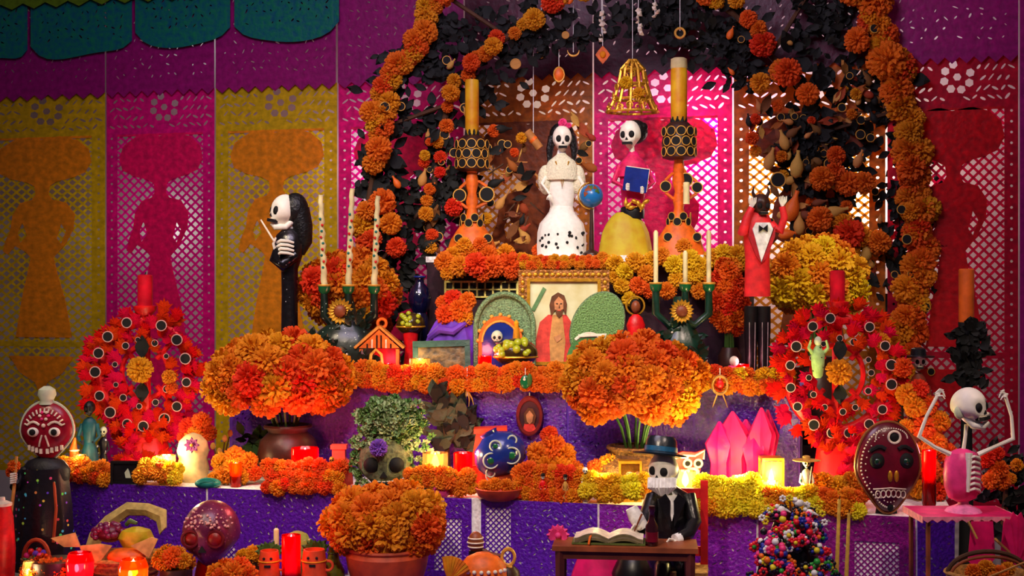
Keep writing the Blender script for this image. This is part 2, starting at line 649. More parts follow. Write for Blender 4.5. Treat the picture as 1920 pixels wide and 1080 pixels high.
def lattice(x0, x1, z0, z1, pitch, wd, name, m):
    """Two families of diagonal strips clipped to a rectangle: the cut-out diamonds are real gaps."""
    mb = MB()
    n0 = int((x0 - (z1)) / pitch) - 1
    n1 = int((x1 - (z0)) / pitch) + 1
    for fam in (1, -1):
        for i in range(n0 - 60, n1 + 60):
            k = i * pitch
            # line x = k + fam*z
            lo, hi = (x0 - k) * fam, (x1 - k) * fam
            a, b = max(min(lo, hi), z0), min(max(lo, hi), z1)
            if b - a < pitch * .3:
                continue
            y = .0004 * fam
            h = wd * .7
            mb.add([(k + fam * a - h, y, a), (k + fam * a + h, y, a), (k + fam * b + h, y, b), (k + fam * b - h, y, b)], [(0, 1, 2, 3)])
    me = bpy.data.meshes.new(name)
    me.from_pydata(mb.v, [], mb.f)
    me.materials.append(m)
    return me

# ================================================================== the room and the altar steps
Z0, Z1, Z2, Z3 = .36, .595, .897, 1.309
YP = .78                                     # the plane of the hanging paper banners


def structure(name, mb, m):
    o = link(name, mb.mesh(name, m))
    o['kind'] = 'structure'
    return o


structure('floor', MB().box((0, -1, -.05), 9, 7, .1), floor_m)
structure('wall_back', MB().box((0, 1.16, 1.7), 9, .1, 3.4), wall_m)
structure('ceiling', MB().box((0, -1, 3.45), 9, 7, .1), wall_m)


def xat(px, Y):
    return at(px, 540, Y)[0].x


def step(label, x0, x1, y0, y1, z, m, rm=None):
    o = link('altar_step', None)
    tag(o, label, 'altar step')
    g = .004
    link('riser', MB().box(((x0 + x1) / 2, (y0 + y1) / 2, z / 2 - .01), x1 - x0, y1 - y0 - g, z - .02).mesh('riser', rm or m), o)
    link('cloth_top', MB().box(((x0 + x1) / 2, (y0 + y1) / 2, z - .01), x1 - x0 + .008, y1 - y0 - g, .02).mesh('cloth_top', linen if m is linen else purplecloth), o)
    return o


step('low front platform carrying the desk and the fruit basket', xat(-80, -1.3), xat(2050, -1.3), -1.35, -.47, Z0, purplecloth)
L1X = (xat(22, -.45), xat(1790, -.45))
step('long white step behind purple cut-paper cloth with candles along its edge', L1X[0], L1X[1], -.45, -.1, Z1, linen)
L2X = (xat(430, -.1), xat(1500, -.1))
step('middle purple step with the framed pictures standing on it', L2X[0], L2X[1], -.1, .25, Z2, purplecloth)
L3X = (xat(800, .25), xat(1400, .25))
step('top white step under the bride skeleton and clay candle towers', L3X[0], L3X[1], .25, .66, Z3, linen, mat('riser_wine', (40, 8, 24), .8, scale=60))

# ------------------------------------------------------------------ cut-paper banners
# drawn in units of the second banner's pixels: 202 wide, z measured up from its header line
WOMAN = [(0, 8), (30, 2), (58, 10), (76, 28), (80, 52), (70, 72), (48, 82), (25, 88), (14, 96), (12, 112), (18, 122), (40, 128), (54, 150), (52, 178),
         (40, 205), (28, 222), (20, 232), (26, 262), (38, 310), (46, 360), (49, 384), (0, 384), (-41, 384), (-38, 360), (-31, 310), (-22, 262), (-17, 232), (-24, 222),
         (-42, 210), (-54, 226), (-62, 220), (-58, 200), (-50, 180), (-46, 150), (-34, 128), (-15, 122), (-9, 112), (-11, 96), (-24, 88), (-48, 82), (-70, 70), (-76, 48), (-68, 24), (-45, 8), (-20, 2)]
WOMAN = [(x, -y) for x, y in WOMAN]
ARMHOLES = [[(32, -168), (40, -182), (32, -206), (25, -196)], [(-30, -165), (-38, -185), (-34, -204), (-23, -190)]]
g_ = random.Random(3)


def banner_sheet():
    W, TOP, BOT = 101, 78, -640
    P = [[(-W, TOP), (W, TOP), (W, BOT), (-W, BOT)]]
    # eight round flower cells near the top
    P.append(ngon(8, 46, 6.5, 6))
    for i in range(8):
        a = 2 * math.pi * i / 8 + .3
        if i != 1:
            P.append(ngon(8 + 21 * math.cos(a), 46 + 21 * math.sin(a), 7, 6, rot=a))
    # scroll slits in the header
    for r_ in range(4):
        for i in range(15):
            x = -90 + i * 12.5 + (r_ % 2) * 6
            z = 12 + r_ * 16 + g_.uniform(-2, 2)
            if abs(x) > 92 or math.hypot(x - 8, z - 46) < 36:
                continue
            P.append(ngon(x, z, g_.uniform(4.5, 7), 8, g_.uniform(1.2, 2.2), g_.choice([.7, -.7, .9, -.5])))
    # dotted side borders
    z = -10
    while z > BOT + 10:
        for x in (-91, 91):
            P.append(ngon(x, z, 2.3, 6))
        z -= 17
    # the two big windows that the lattice fills
    P.append([(-80, -4), (80, -4), (80, -392), (-80, -392)])
    P.append([(-80, -402), (80, -402), (80, -628), (-80, -628)])
    return P


def scale_poly(P, k):
    return [[(x * k, y * k) for x, y in q] for q in P]


U = .447 / 202                                # metres per banner unit
sheet0 = fill2d(scale_poly(banner_sheet(), U), 'sheet', paper_yellow)
lat0 = lattice(-81 * U, 81 * U, -629 * U, -3 * U, 16.4 * U, 4.2 * U, 'lattice', paper_yellow)
woman0 = fill2d(scale_poly([WOMAN] + ARMHOLES, U), 'lady_silhouette', paper_orange, .0012)
low = []
for i in range(7):                            # the fan shapes below the lady
    low.append([(-48 + i * 14, -424), (-36 + i * 14, -424), (-40 + i * 13, -462), (-44 + i * 13, -462)])
fan0 = fill2d(scale_poly([[(-52, -420), (52, -420), (34, -452), (10, -470), (0, -500), (-10, -470), (-34, -452)]], U), 'fan_ornament', paper_orange, .0012)
bandz0 = fill2d(scale_poly([[(-80, -3), (80, -3), (80, -7), (-80, -7)]], U), 'header_rule', paper_orange, .0012)

HEAD = 1.842                                  # height of the header line
BAN = [(-38, 197, paper_yellow, paper_orange, 'olive yellow cut-paper banner with orange lady, leftmost of the hanging row'),
       (200, 402, paper_magenta, paper_rose, 'magenta cut-paper banner with pink lady hanging behind the left red candle tree'),
       (405, 632, paper_yellow, paper_orange, 'yellow cut-paper banner with orange lady behind the long-haired smoking skeleton'),
       (635, 869, paper_magenta, paper_rose, 'magenta cut-paper banner half hidden by the left leg of the flower arch'),
       (872, 1111, paper_gold_dim, paper_orange_dim, 'shade-toned gold cut-paper banner hanging right behind the skeleton bride in white'),
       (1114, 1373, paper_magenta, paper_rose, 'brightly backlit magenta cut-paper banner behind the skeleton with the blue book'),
       (1376, 1660, paper_gold_dim, paper_orange_dim, 'bronze brown cut-paper banner with bright white lattice inside the arch on the right'),
       (1664, 1909, paper_crimson, paper_scarlet, 'crimson cut-paper banner with red lady outside the arch on the right'),
       (1912, 2170, paper_plum, paper_magenta, 'dark purple cut-paper banner just showing at the right edge')]
mc = {}
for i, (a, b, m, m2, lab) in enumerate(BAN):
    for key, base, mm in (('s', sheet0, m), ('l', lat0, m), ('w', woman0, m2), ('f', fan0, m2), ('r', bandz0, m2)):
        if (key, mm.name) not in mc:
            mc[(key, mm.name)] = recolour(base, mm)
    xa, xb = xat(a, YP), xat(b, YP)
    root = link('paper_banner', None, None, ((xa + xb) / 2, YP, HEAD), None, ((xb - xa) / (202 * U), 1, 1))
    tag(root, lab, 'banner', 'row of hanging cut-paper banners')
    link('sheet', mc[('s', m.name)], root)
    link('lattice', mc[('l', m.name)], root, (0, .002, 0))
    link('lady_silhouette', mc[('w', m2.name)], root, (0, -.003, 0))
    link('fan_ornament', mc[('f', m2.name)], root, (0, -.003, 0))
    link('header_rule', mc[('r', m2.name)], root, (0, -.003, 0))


# upper rows: plum sheets, then teal sheets in front of them
def plain_sheet(w_, h, seed, fringe, m, name='sheet'):
    g = random.Random(seed)
    if fringe == 'round':
        edge = []
        for i in range(13):
            u = i / 12
            edge.append((w_ / 2 - w_ * u, -h - .012 * math.sin(u * 6 + seed) + .05 * (abs(2 * u - 1) ** 6)))
        P = [[(-w_ / 2, 0), (w_ / 2, 0)] + edge]
    else:
        edge = []
        nT = 9
        for i in range(nT):
            u0, u1 = i / nT, (i + .5) / nT
            edge += [(w_ / 2 - w_ * u0, -h + .012), (w_ / 2 - w_ * u1, -h - .012)]
        edge.append((-w_ / 2, -h + .012))
        P = [[(-w_ / 2, 0), (w_ / 2, 0)] + edge]
    nx, nz = int(w_ / .042), int(h / .04)
    for i in range(nx):
        for j in range(nz):
            if g.random() < .75:
                x = -w_ / 2 + .03 + (w_ - .06) * (i + .5 + g.uniform(-.25, .25)) / nx
                z = -.02 - (h - .08) * (j + .5 + g.uniform(-.25, .25)) / nz
                P.append(ngon(x, z, g.uniform(.004, .011), 7, g.uniform(.0018, .0035), g.choice([.8, -.8, 1.1, -.4])))
    return fill2d(P, name, m)


PL = [(-38, 197, 'plum cut-paper valance above the leftmost olive banner'), (200, 402, 'plum cut-paper valance above the left magenta banner'),
      (405, 630, 'plum cut-paper valance above the yellow banner behind the smoking skeleton'), (634, 869, 'plum cut-paper valance reaching the left shoulder of the arch'),
      (872, 1111, 'shaded plum valance high inside the arch above the bride'), (1114, 1373, 'shaded plum valance high inside the arch above the gold bell'),
      (1376, 1660, 'shaded plum valance behind the right shoulder of the arch'), (1664, 1909, 'plum valance with bright hem at the top right above the crimson banner'),
      (1912, 2170, 'plum valance at the right edge of the row')]
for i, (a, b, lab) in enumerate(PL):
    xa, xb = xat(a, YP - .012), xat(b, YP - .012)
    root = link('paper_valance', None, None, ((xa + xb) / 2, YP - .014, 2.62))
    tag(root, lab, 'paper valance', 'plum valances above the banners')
    link('sheet', plain_sheet(xb - xa, .62, 20 + i, 'point', paper_plum_shaded if 4 <= i <= 6 else paper_plum), root)
TE = [(-80, 52, 2.16, 'teal cut-paper sheet hanging at the left edge of the top'), (58, 248, 2.165, 'teal cut-paper sheet second from the left along the top'),
      (254, 432, 2.19, 'teal cut-paper sheet third from the left along the top'), (440, 636, 2.19, 'green teal cut-paper sheet ending the top row beside the magenta strip')]
for i, (a, b, zb, lab) in enumerate(TE):
    xa, xb = xat(a, YP - .03), xat(b, YP - .03)
    root = link('paper_sheet', None, None, ((xa + xb) / 2, YP - .032, 2.62))
    tag(root, lab, 'paper sheet', 'teal sheets along the top left')
    link('sheet', plain_sheet(xb - xa, 2.62 - zb, 40 + i, 'round', paper_teal), root)
for i, (a, b) in enumerate(((-80, 300), (305, 640))):
    xa, xb = xat(a, YP - .05), xat(b, YP - .05)
    root = link('paper_fringe', None, None, ((xa + xb) / 2, YP - .05, 2.62))
    tag(root, ('olive paper fringe at the very top above the two left teal sheets', 'olive paper fringe at the very top above the two right teal sheets')[i], 'paper fringe')
    link('sheet', plain_sheet(xb - xa, .24, 60 + i, 'point', paper_olive), root)
# the line that carries them
rod = link('hanging_rod', MB().tube([(-3.0, YP + .012, 2.626), (3.0, YP + .012, 2.626)], .012).mesh('hanging_rod', wood))
tag(rod, 'dark rod across the top from which all paper sheets hang', 'rod')


# ------------------------------------------------------------------ purple cut-paper cloths on the steps
def purple_sheet(w_, h, seed, lat, m=None):
    """lat: list of (x0,x1,z0,z1) windows to be filled with lattice, as fractions."""
    g = random.Random(seed)
    P = [[(-w_ / 2, 0), (w_ / 2, 0), (w_ / 2, -h), (-w_ / 2, -h)]]
    win = [(-w_ / 2 + a * w_, -w_ / 2 + b * w_, -h * d, -h * c) for a, b, c, d in lat]
    for a, b, c, d in win:
        P.append([(a, c), (b, c), (b, d), (a, d)])
    nx, nz = int(w_ / .023), max(1, int(h / .023))
    for i in range(nx):
        for j in range(nz):
            x = -w_ / 2 + .008 + (w_ - .016) * (i + .5 + g.uniform(-.28, .28)) / nx
            z = -.01 - (h - .02) * (j + .5 + g.uniform(-.28, .28)) / nz
            if any(a - .012 < x < b + .012 and c - .012 < z < d + .012 for a, b, c, d in win):
                continue
            if g.random() < .6:
                P.append(ngon(x, z, g.uniform(.0036, .0085), 6, g.uniform(.0016, .0029), g.choice([.8, -.8, .5, -1.1])))
    return fill2d(P, 'sheet', m or paper_purple), win


def hang_purple(a, b, Y, ztop, h, seed, lat, lab, grp, m=None):
    xa, xb = xat(a, Y), xat(b, Y)
    root = link('paper_cloth', None, None, ((xa + xb) / 2, Y, ztop))
    tag(root, lab, 'paper cloth', grp)
    me, win = purple_sheet(xb - xa, h, seed, lat, m)
    link('sheet', me, root)
    for x0, x1, z0, z1 in win:
        link('lattice', lattice(x0, x1, z0, z1, .0165, .0035, 'lattice', m or paper_purple), root, (0, .001, 0))


G1 = 'purple cut-paper cloths along the long step'
hang_purple(24, 118, -.4510, Z1 + .002, .234, 1, [], 'purple cut-paper cloth behind the dark skull lady at the left end', G1)
hang_purple(122, 386, -.4510, Z1 + .002, .234, 2, [], 'purple cut-paper cloth behind the fruit basket', G1)
hang_purple(390, 652, -.4510, Z1 + .002, .234, 3, [(.05, .2, .72, .98)], 'deep purple cut-paper cloth behind the clay mugs', G1)
hang_purple(656, 884, -.4510, Z1 + .002, .234, 4, [(.7, .92, .25, .9)], 'purple cut-paper cloth behind the bottom centre marigold bouquet', G1)
hang_purple(902, 1120, -.4510, Z1 + .002, .234, 5, [(.04, .26, .1, .8)], 'purple cut-paper cloth with white lattice left of the desk', G1)
hang_purple(1124, 1418, -.4510, Z1 + .002, .234, 6, [(.3, .85, .8, .98)], 'pink-lit purple cut-paper cloth behind the writing skeleton', G1, paper_purple_lit)
hang_purple(1422, 1716, -.4510, Z1 + .002, .234, 7, [(.22, .55, .78, 1), (.62, .9, .3, .98)], 'purple cut-paper cloth toned by pink light under the maroon skull', G1, paper_purple_pinklit)
hang_purple(1720, 1790, -.4510, Z1 + .002, .234, 8, [], 'narrow blue purple cloth under the pink lace table', G1)
G2 = 'purple cut-paper cloths on the middle step'
hang_purple(436, 700, -.1015, Z2 + .002, .3, 11, [], 'dark purple cloth below the big left bouquet', G2)
hang_purple(704, 1062, -.1015, Z2 + .002, .3, 12, [(.33, .37, .1, .12)], 'purple glinting cloth above the red paper box', G2)
hang_purple(1066, 1300, -.1015, Z2 + .002, .3, 13, [], 'purple cloth hidden behind the big right bouquet', G2)
hang_purple(1304, 1496, -.1015, Z2 + .002, .3, 14, [], 'purple cloth behind the magenta pleated paper', G2)

# ================================================================== the marigold arch
def resample(pts, stepd):
    pts = [Vector(p) for p in pts]
    # Catmull-Rom then even spacing
    fine = []
    for i in range(len(pts) - 1):
        p0, p1, p2, p3 = pts[max(i - 1, 0)], pts[i], pts[i + 1], pts[min(i + 2, len(pts) - 1)]
        for k in range(12):
            t = k / 12
            fine.append(.5 * ((2 * p1) + (p2 - p0) * t + (2 * p0 - 5 * p1 + 4 * p2 - p3) * t * t + (3 * p1 - p0 - 3 * p2 + p3) * t ** 3))
    fine.append(pts[-1])
    out, acc = [fine[0]], 0
    for a, b in zip(fine, fine[1:]):
        acc += (b - a).length
        if acc >= stepd:
            out.append(b)
            acc = 0
    return out


YA = .56
OUT = [(740, 720), (712, 640), (694, 560), (686, 470), (690, 400), (700, 330), (706, 270), (714, 205), (735, 150), (768, 100), (796, 45), (822, -10), (870, -75), (950, -130),
       (1080, -175), (1220, -190), (1380, -170), (1510, -110), (1600, -20), (1648, 55), (1672, 125), (1692, 205), (1708, 290), (1716, 370), (1722, 450), (1712, 530), (1700, 610), (1688, 720)]
INN = [(800, 470), (806, 410), (815, 340), (826, 260), (843, 195), (876, 135), (924, 92), (980, 48), (1040, 12), (1120, -25), (1230, -38), (1330, -5), (1400, 50), (1445, 105), (1485, 145),
       (1518, 195), (1540, 255), (1562, 325), (1585, 400), (1605, 470), (1622, 540)]
arch = T('flower_arch', 'tall twig arch wound with orange marigold strands framing the top of the altar', 'arch', 1220, YA, 0.0)
OUTL = [arch.p(*q) for q in OUT]
INNL = [arch.p(*q) for q in INN]


def to_floor(P):
    return [Vector((P[0].x, P[0].y, 1))] + P + [Vector((P[-1].x, P[-1].y, 1))]


arch.part('twig_frame', MB().tube(resample(to_floor(OUTL), 30), 7, 7), twig)
inl = resample(INNL, 30)
arch.part('twig_frame', MB().tube(inl, 6, 7), twig)
for a, b in (((0, 0), (4, 0)),):
    pass
# ties between the two hoops
for u in (.08, .2, .33, .45, .55, .67, .8, .92):
    a = resample(OUTL, 10)
    b = resample(INNL, 10)
    arch.part('twig_tie', MB().tube([a[int(u * (len(a) - 1))], b[int(u * (len(b) - 1))]], 4, 6), twig)
rr = random.Random(21)
for i, q in enumerate(resample(OUTL, 25)):
    px_, py_ = q.x + arch.px, arch.py - q.z
    if py_ > 700 or py_ < -60:
        continue
    low_ = py_ > 230 and px_ < 900
    if low_ and rr.random() < .3:
        continue
    n_ = 2 if (py_ < 240 or px_ > 1500) else 1
    for k in range(n_):
        r = rr.uniform(17, 27) if px_ < 1000 else rr.uniform(20, 34)
        c = q + Vector((rr.uniform(-15, 15), -14 + rr.uniform(-10, 6), rr.uniform(-12, 12)))
        arch.flower(c, r, (rr.uniform(-.5, .5), -1, rr.uniform(-.3, .6)), rr.choice([marigold, marigold, marigold_gold, marigold_gold, marigold_deep]))
for i, q in enumerate(resample(INNL, 26)):
    px_, py_ = q.x + arch.px, arch.py - q.z
    if py_ < -40:
        continue
    r = rr.uniform(11, 17) if px_ < 1000 else rr.uniform(16, 26)
    if px_ > 1480 and rr.random() < .55:
        continue
    for k in range(1):
        c = q + Vector((rr.uniform(-9, 9), -10, rr.uniform(-9, 9))) * (1 if px_ < 1000 else 1.8)
        arch.flower(c, r, (rr.uniform(-.5, .5), -1, rr.uniform(-.3, .5)), rr.choice([marigold, marigold_deep, marigold_gold]))
for x, y, r in [(1600, 80, 25), (1655, 118, 38), (1535, 337, 24), (1530, 412, 25), (1585, 440, 30), (1612, 345, 22), (1700, 318, 30), (1640, 455, 24), (1470, 140, 28),
                (1508, 180, 22), (1420, 160, 20), (1405, 262, 13), (884, 122, 18), (925, 92, 18), (845, 178, 17), (713, 283, 26), (720, 380, 26), (1690, 540, 28), (1690, 592, 24),
                (735, 420, 22), (700, 450, 20), (1700, 400, 20), (745, 465, 20), (1010, 470, 14), (852, 390, 18), (1660, 640, 28), (1640, 610, 22), (1700, 660, 22)]:
    arch.flower(arch.p(x, y, -26), r, (rr.uniform(-.3, .3), -1, rr.uniform(-.2, .3)), rr.choice([marigold, marigold_deep]))
# dark leaves between the strands: countable ones as parts, the rest one mass
LF = shared('leaf', leaf_fn, leafdark)
for i in range(150):
    if i % 2:
        q = rr.choice(resample(OUTL, 20))
        off = Vector((rr.gauss(14 if q.x < 0 else -14, 20), rr.uniform(-6, 14), rr.gauss(0, 16)))
    else:
        q = rr.choice(inl)
        off = Vector((rr.gauss(0, 26), rr.uniform(-4, 14), rr.gauss(20, 26)))
    L_ = rr.uniform(28, 50)
    arch.inst('leaf', LF, q + off, (L_ * 1.2, L_, L_), (rr.uniform(-.6, .6), rr.uniform(0, 6.28), rr.uniform(-.5, .5)))
mb = MB()
lf = MB()
leaf_fn(lf)
for cx, cy, sx_, sy_, n_ in [(830, 60, 26, 20, 60), (812, 110, 20, 28, 60), (745, 130, 18, 26, 40), (735, 220, 26, 26, 70), (720, 325, 26, 26, 50), (900, 160, 20, 26, 40), (935, 60, 36, 20, 40), (1040, 60, 60, 20, 90),
                             (1280, 40, 60, 30, 120), (1370, 60, 30, 26, 70), (1395, 110, 24, 30, 60), (1540, 40, 30, 36, 90), (1620, 145, 26, 20, 50), (1680, 215, 22, 18, 50), (1515, 270, 20, 50, 120),
                             (1560, 330, 24, 40, 70), (1690, 370, 20, 26, 50), (1718, 440, 22, 50, 110), (830, 350, 26, 40, 80), (770, 480, 30, 50, 80), (800, 390, 18, 40, 50), (980, 90, 30, 20, 40), (1500, 300, 20, 40, 60),
                             (730, 410, 20, 40, 50), (725, 540, 20, 50, 60), (1690, 500, 24, 36, 60), (1210, 20, 50, 14, 50), (1600, 260, 24, 30, 40)]:
    for i in range(n_):
        L_ = rr.uniform(18, 34)
        M = Matrix.Translation(arch.p(rr.gauss(cx, sx_), rr.gauss(cy, sy_), rr.uniform(-4, 16))) @ Matrix.Rotation(rr.uniform(0, 6.28), 4, 'Y') @ Matrix.Rotation(rr.uniform(-.7, .7), 4, 'X') @ Matrix.Scale(L_, 4)
        st = len(mb.v)
        mb.add(lf.v, lf.f)
        mb.xf(M, st)
arch.part('leaf_mass', mb, leafdark, None, 'dark leaves filling the gaps between the flower strands', 'stuff')
# dried seed heads, gourds, slices and clay rings tied in


def pod_fn(mb):
    mb.lathe((0, 0, 0), [(.05, -1), (.35, -.8), (.5, -.35), (.42, .1), (.2, .5), (.12, .8), (.16, 1)], 10, 1, .8)


def slice_fn(mb):
    mb.torus((0, 0, 0), .85, .15, 'y', 14, 5)
    mb.cyl((0, 0, 0), .8, .12, 14)
    for i in range(6):
        a = i * math.pi / 3
        mb.box((.4 * math.cos(a), -.07, .4 * math.sin(a)), .75, .05, .06, Matrix.Rotation(-a, 4, 'Y'))


POD, POD2 = shared('pod', pod_fn, husk), shared('pod', pod_fn, orangeclay)
SL, RG = shared('slice', slice_fn, husk), shared('eyelet', ring_fn, goldrim)
for i in range(64):
    k = rr.random()
    if i < 40:
        q = rr.choice(resample(INNL, 15)) + Vector((rr.gauss(0, 40), -12, rr.gauss(20, 30)))
    else:
        q = rr.choice(resample(OUTL, 15)) + Vector((rr.gauss(0, 18), -18, rr.gauss(0, 20)))
    rot = (0, rr.uniform(-1.2, 1.2), 0)
    if k < .4:
        arch.inst('seed_pod', rr.choice([POD, POD2]), q, rr.uniform(8, 14), rot)
    elif k < .6:
        arch.inst('dried_slice', SL, q, rr.uniform(7, 11), rot)
    else:
        eyelet(arch, q, rr.uniform(6, 10), goldrim)
for x, y, r in [(725, 205, 10), (1452, 340, 15), (1680, 395, 9), (1690, 450, 10), (1630, 60, 9), (1700, 515, 10), (1725, 575, 9)]:
    eyelet(arch, arch.p(x, y, -34), r, goldrim)
for x, y, L_, a in [(1482, 388, 30, .3), (1494, 420, 22, 0), (1562, 398, 24, 1.3), (1490, 310, 26, .1), (1530, 470, 18, 1.2), (1440, 300, 22, .3), (1475, 440, 20, 1.4), (1620, 470, 22, .2), (1605, 300, 18, .4), (1465, 265, 20, -.3)]:
    arch.inst('gourd', POD2 if rr.random() < .4 else POD, arch.p(x, y, -20), L_, (0, a, 0))


HUSKS = [mat('husk_brown', (112, 66, 28), .8, scale=40, vary=.02), husk, mat('husk_rust', (150, 70, 22), .8, scale=40, vary=.02), leafdark]
for x0, x1, y0_, y1_, n_ in [(1455, 1545, 215, 345, 46), (1400, 1480, 190, 290, 16), (1480, 1600, 370, 470, 26), (1560, 1640, 130, 260, 26), (1420, 1500, 360, 420, 8), (890, 1000, 235, 465, 40), (1085, 1112, 230, 330, 8), (790, 850, 240, 460, 26), (1560, 1640, 440, 560, 20)]:
    for i in range(n_):
        m_ = rr.choice(HUSKS)
        q = arch.p(rr.uniform(x0, x1), rr.uniform(y0_, y1_), rr.uniform(-16, 8))
        if i % 3 == 0:
            arch.inst('seed_pod', shared('pod', pod_fn, m_), q, rr.uniform(10, 19), (rr.uniform(-.3, .3), rr.uniform(-1.5, 1.5), 0))
        elif i % 3 == 1:
            L_ = rr.uniform(26, 44)
            arch.inst('husk_leaf', shared('leaf', leaf_fn, m_), q, (L_ * .8, L_, L_), (rr.uniform(-.4, .4), rr.uniform(0, 6.28), rr.uniform(-.5, .5)))
        elif rr.random() < .5:
            eyelet(arch, q, rr.uniform(6, 9), goldrim)
        else:
            arch.flower(q, rr.uniform(8, 13), (rr.uniform(-.5, .5), -1, rr.uniform(-.3, .5)), rr.choice([marigold_deep, marigold_gold]))
for i in range(16):
    x, y = rr.uniform(900, 1010), rr.uniform(260, 440)
    a = rr.uniform(0, 3.1)
    arch.part('dry_stick', MB().tube([arch.p(x, y, 6), arch.p(x + 34 * math.cos(a), y + 34 * math.sin(a), 2)], [2, 1.2], 5), twig if i % 2 else husk)


# things hanging inside the arch on threads
def hang(name, label, cat, px, py, group=None, Y=.50, top=-40):
    t = T(name, label, cat, px, Y, CZ + (540 - py) * at(px, 540, Y)[1] / F, group)
    t.part('thread', MB().tube([t.p(px, py - 2), t.p(px, top)], .7, 4), linen)
    return t


for x, y, h, m, nm, lab in [(1130, 103, 17, orangeclay, 'star_ornament', 'orange diamond ornament on a thread above the bride'),
                            (1048, 140, 16, orangeclay, 'teardrop_ornament', 'orange teardrop ornament hanging left above the bride'),
                            (1015, 100, 10, orangeclay, 'bead_ornament', 'small orange bead ornament hanging below the inner flower strand'),
                            (1075, 100, 9, goldrim, 'crescent_ornament', 'thin pale crescent hanging left of the orange diamond ornament')]:
    t = hang(nm, lab, 'ornament', x, y)
    if nm == 'star_ornament':
        t.part('star', MB().prism([(0, h), (h * .5, h * .45), (h * .8, 0), (h * .45, -h * .5), (0, -h), (-h * .45, -h * .5), (-h * .8, 0), (-h * .5, h * .45)], -3, 3), m)
        t.part('star_heart', MB().ell((0, -3, 0), 6, 4, 7), marigold_gold)
    elif nm == 'crescent_ornament':
        t.part('crescent', MB().tube([(math.cos(a) * 11, 0, 6 + math.sin(a) * 11) for a in [math.pi + math.pi * k / 8 for k in range(9)]], [.6, 1, 1.6, 2, 2.2, 2, 1.6, 1, .6], 6), m)
    else:
        t.part('drop', MB().lathe((0, 0, 0), [(.5, -h), (h * .45, -h * .5), (h * .65, 0), (h * .5, h * .45), (h * .15, h * .9), (.5, h)], 12, 1, .5), m)
        t.part('drop_rim', MB().torus((0, -1, 0), h * .62, 1.3, 'y', 14, 5, 1, 1.35), goldrim)
t = hang('clay_ring', 'small clay ring hanging directly above the right tall candle', 'ornament', 1275, 60)
t.part('ring', MB().torus((0, 0, -2), 9, 2.4, 'y', 16, 6), goldrim)
for x, y0, y1, lab in [(1128, 18, 75, 'string of small white dried blossoms hanging above the orange diamond ornament'), (1197, 10, 62, 'string of pale dried blossoms hanging above the golden bell'),
                       (1228, 2, 30, 'short string of pale blossoms at the top beside the dark leaves')]:
    t = hang('blossom_string', lab, 'dried flowers', x, y1)
    for i in range(int((y1 - y0) / 7)):
        t.inst('blossom', shared('blossom', lambda m_: m_.lathe((0, 0, 0), [(.1, -.7), (.8, -.2), (1, .4), (.5, .5), (.1, .2)], 8, 1, 1, .2, 4), ivory), (rr.uniform(-6, 6), rr.uniform(-3, 3), i * 7), rr.uniform(3.5, 6), (rr.uniform(-1, 1), rr.uniform(-1, 1), 0))
# the golden filigree bell
t = hang('filigree_bell', 'golden filigree bell hanging between the bride and the right tall candle', 'ornament', 1186, 112)
mb = MB()
for j in range(11):
    a = 2 * math.pi * j / 11
    mb.tube([(math.cos(a) * r, math.sin(a) * r * .6, -z) for r, z in ((6, 0), (22, 18), (27, 46), (36, 76), (48, 98))], [2.5, 3, 3, 3, 2.5], 5)
t.part('bell_ribs', mb, gold)
for z, r in ((20, 23), (46, 28), (74, 36), (98, 49)):
    t.part('bell_hoop', MB().torus((0, 0, -z), r, 2.6, 'z', 22, 5, 1, .6), gold)
for i in range(34):
    a, z = rr.uniform(math.pi, 2 * math.pi), rr.uniform(6, 98)
    r = 6 + 42 * (z / 98) ** .8
    t.inst('scroll', shared('scroll', lambda m_: m_.tube([(math.cos(b) * (1 - b / 9), 0, math.sin(b) * (1 - b / 9)) for b in [k * .6 for k in range(12)]], .17, 5), gold), (math.cos(a) * r, math.sin(a) * r * .6, -z), rr.uniform(6, 9), (0, rr.uniform(0, 6), a + 1.57))
t.flower((-14, -18, -46), 13, (0, -1, 0), marigold_yellow, 'blossom')
t.flower((10, -22, -66), 12, (0, -1, 0), marigold_gold, 'blossom')
# rolled paper scroll left of the bride
t = hang('paper_scroll', 'rolled tan paper scroll hanging left of the bride skull', 'scroll', 1000, 262)
t.part('roll', MB().tube([(-12, 0, 16), (12, 0, -16)], 8, 12), husk)
t.part('ribbon', MB().tube([(-2, 0, 2), (2, 0, -2)], 8.6, 12), orangeclay)

# ================================================================== top step
G3 = 'orange clay candle towers'


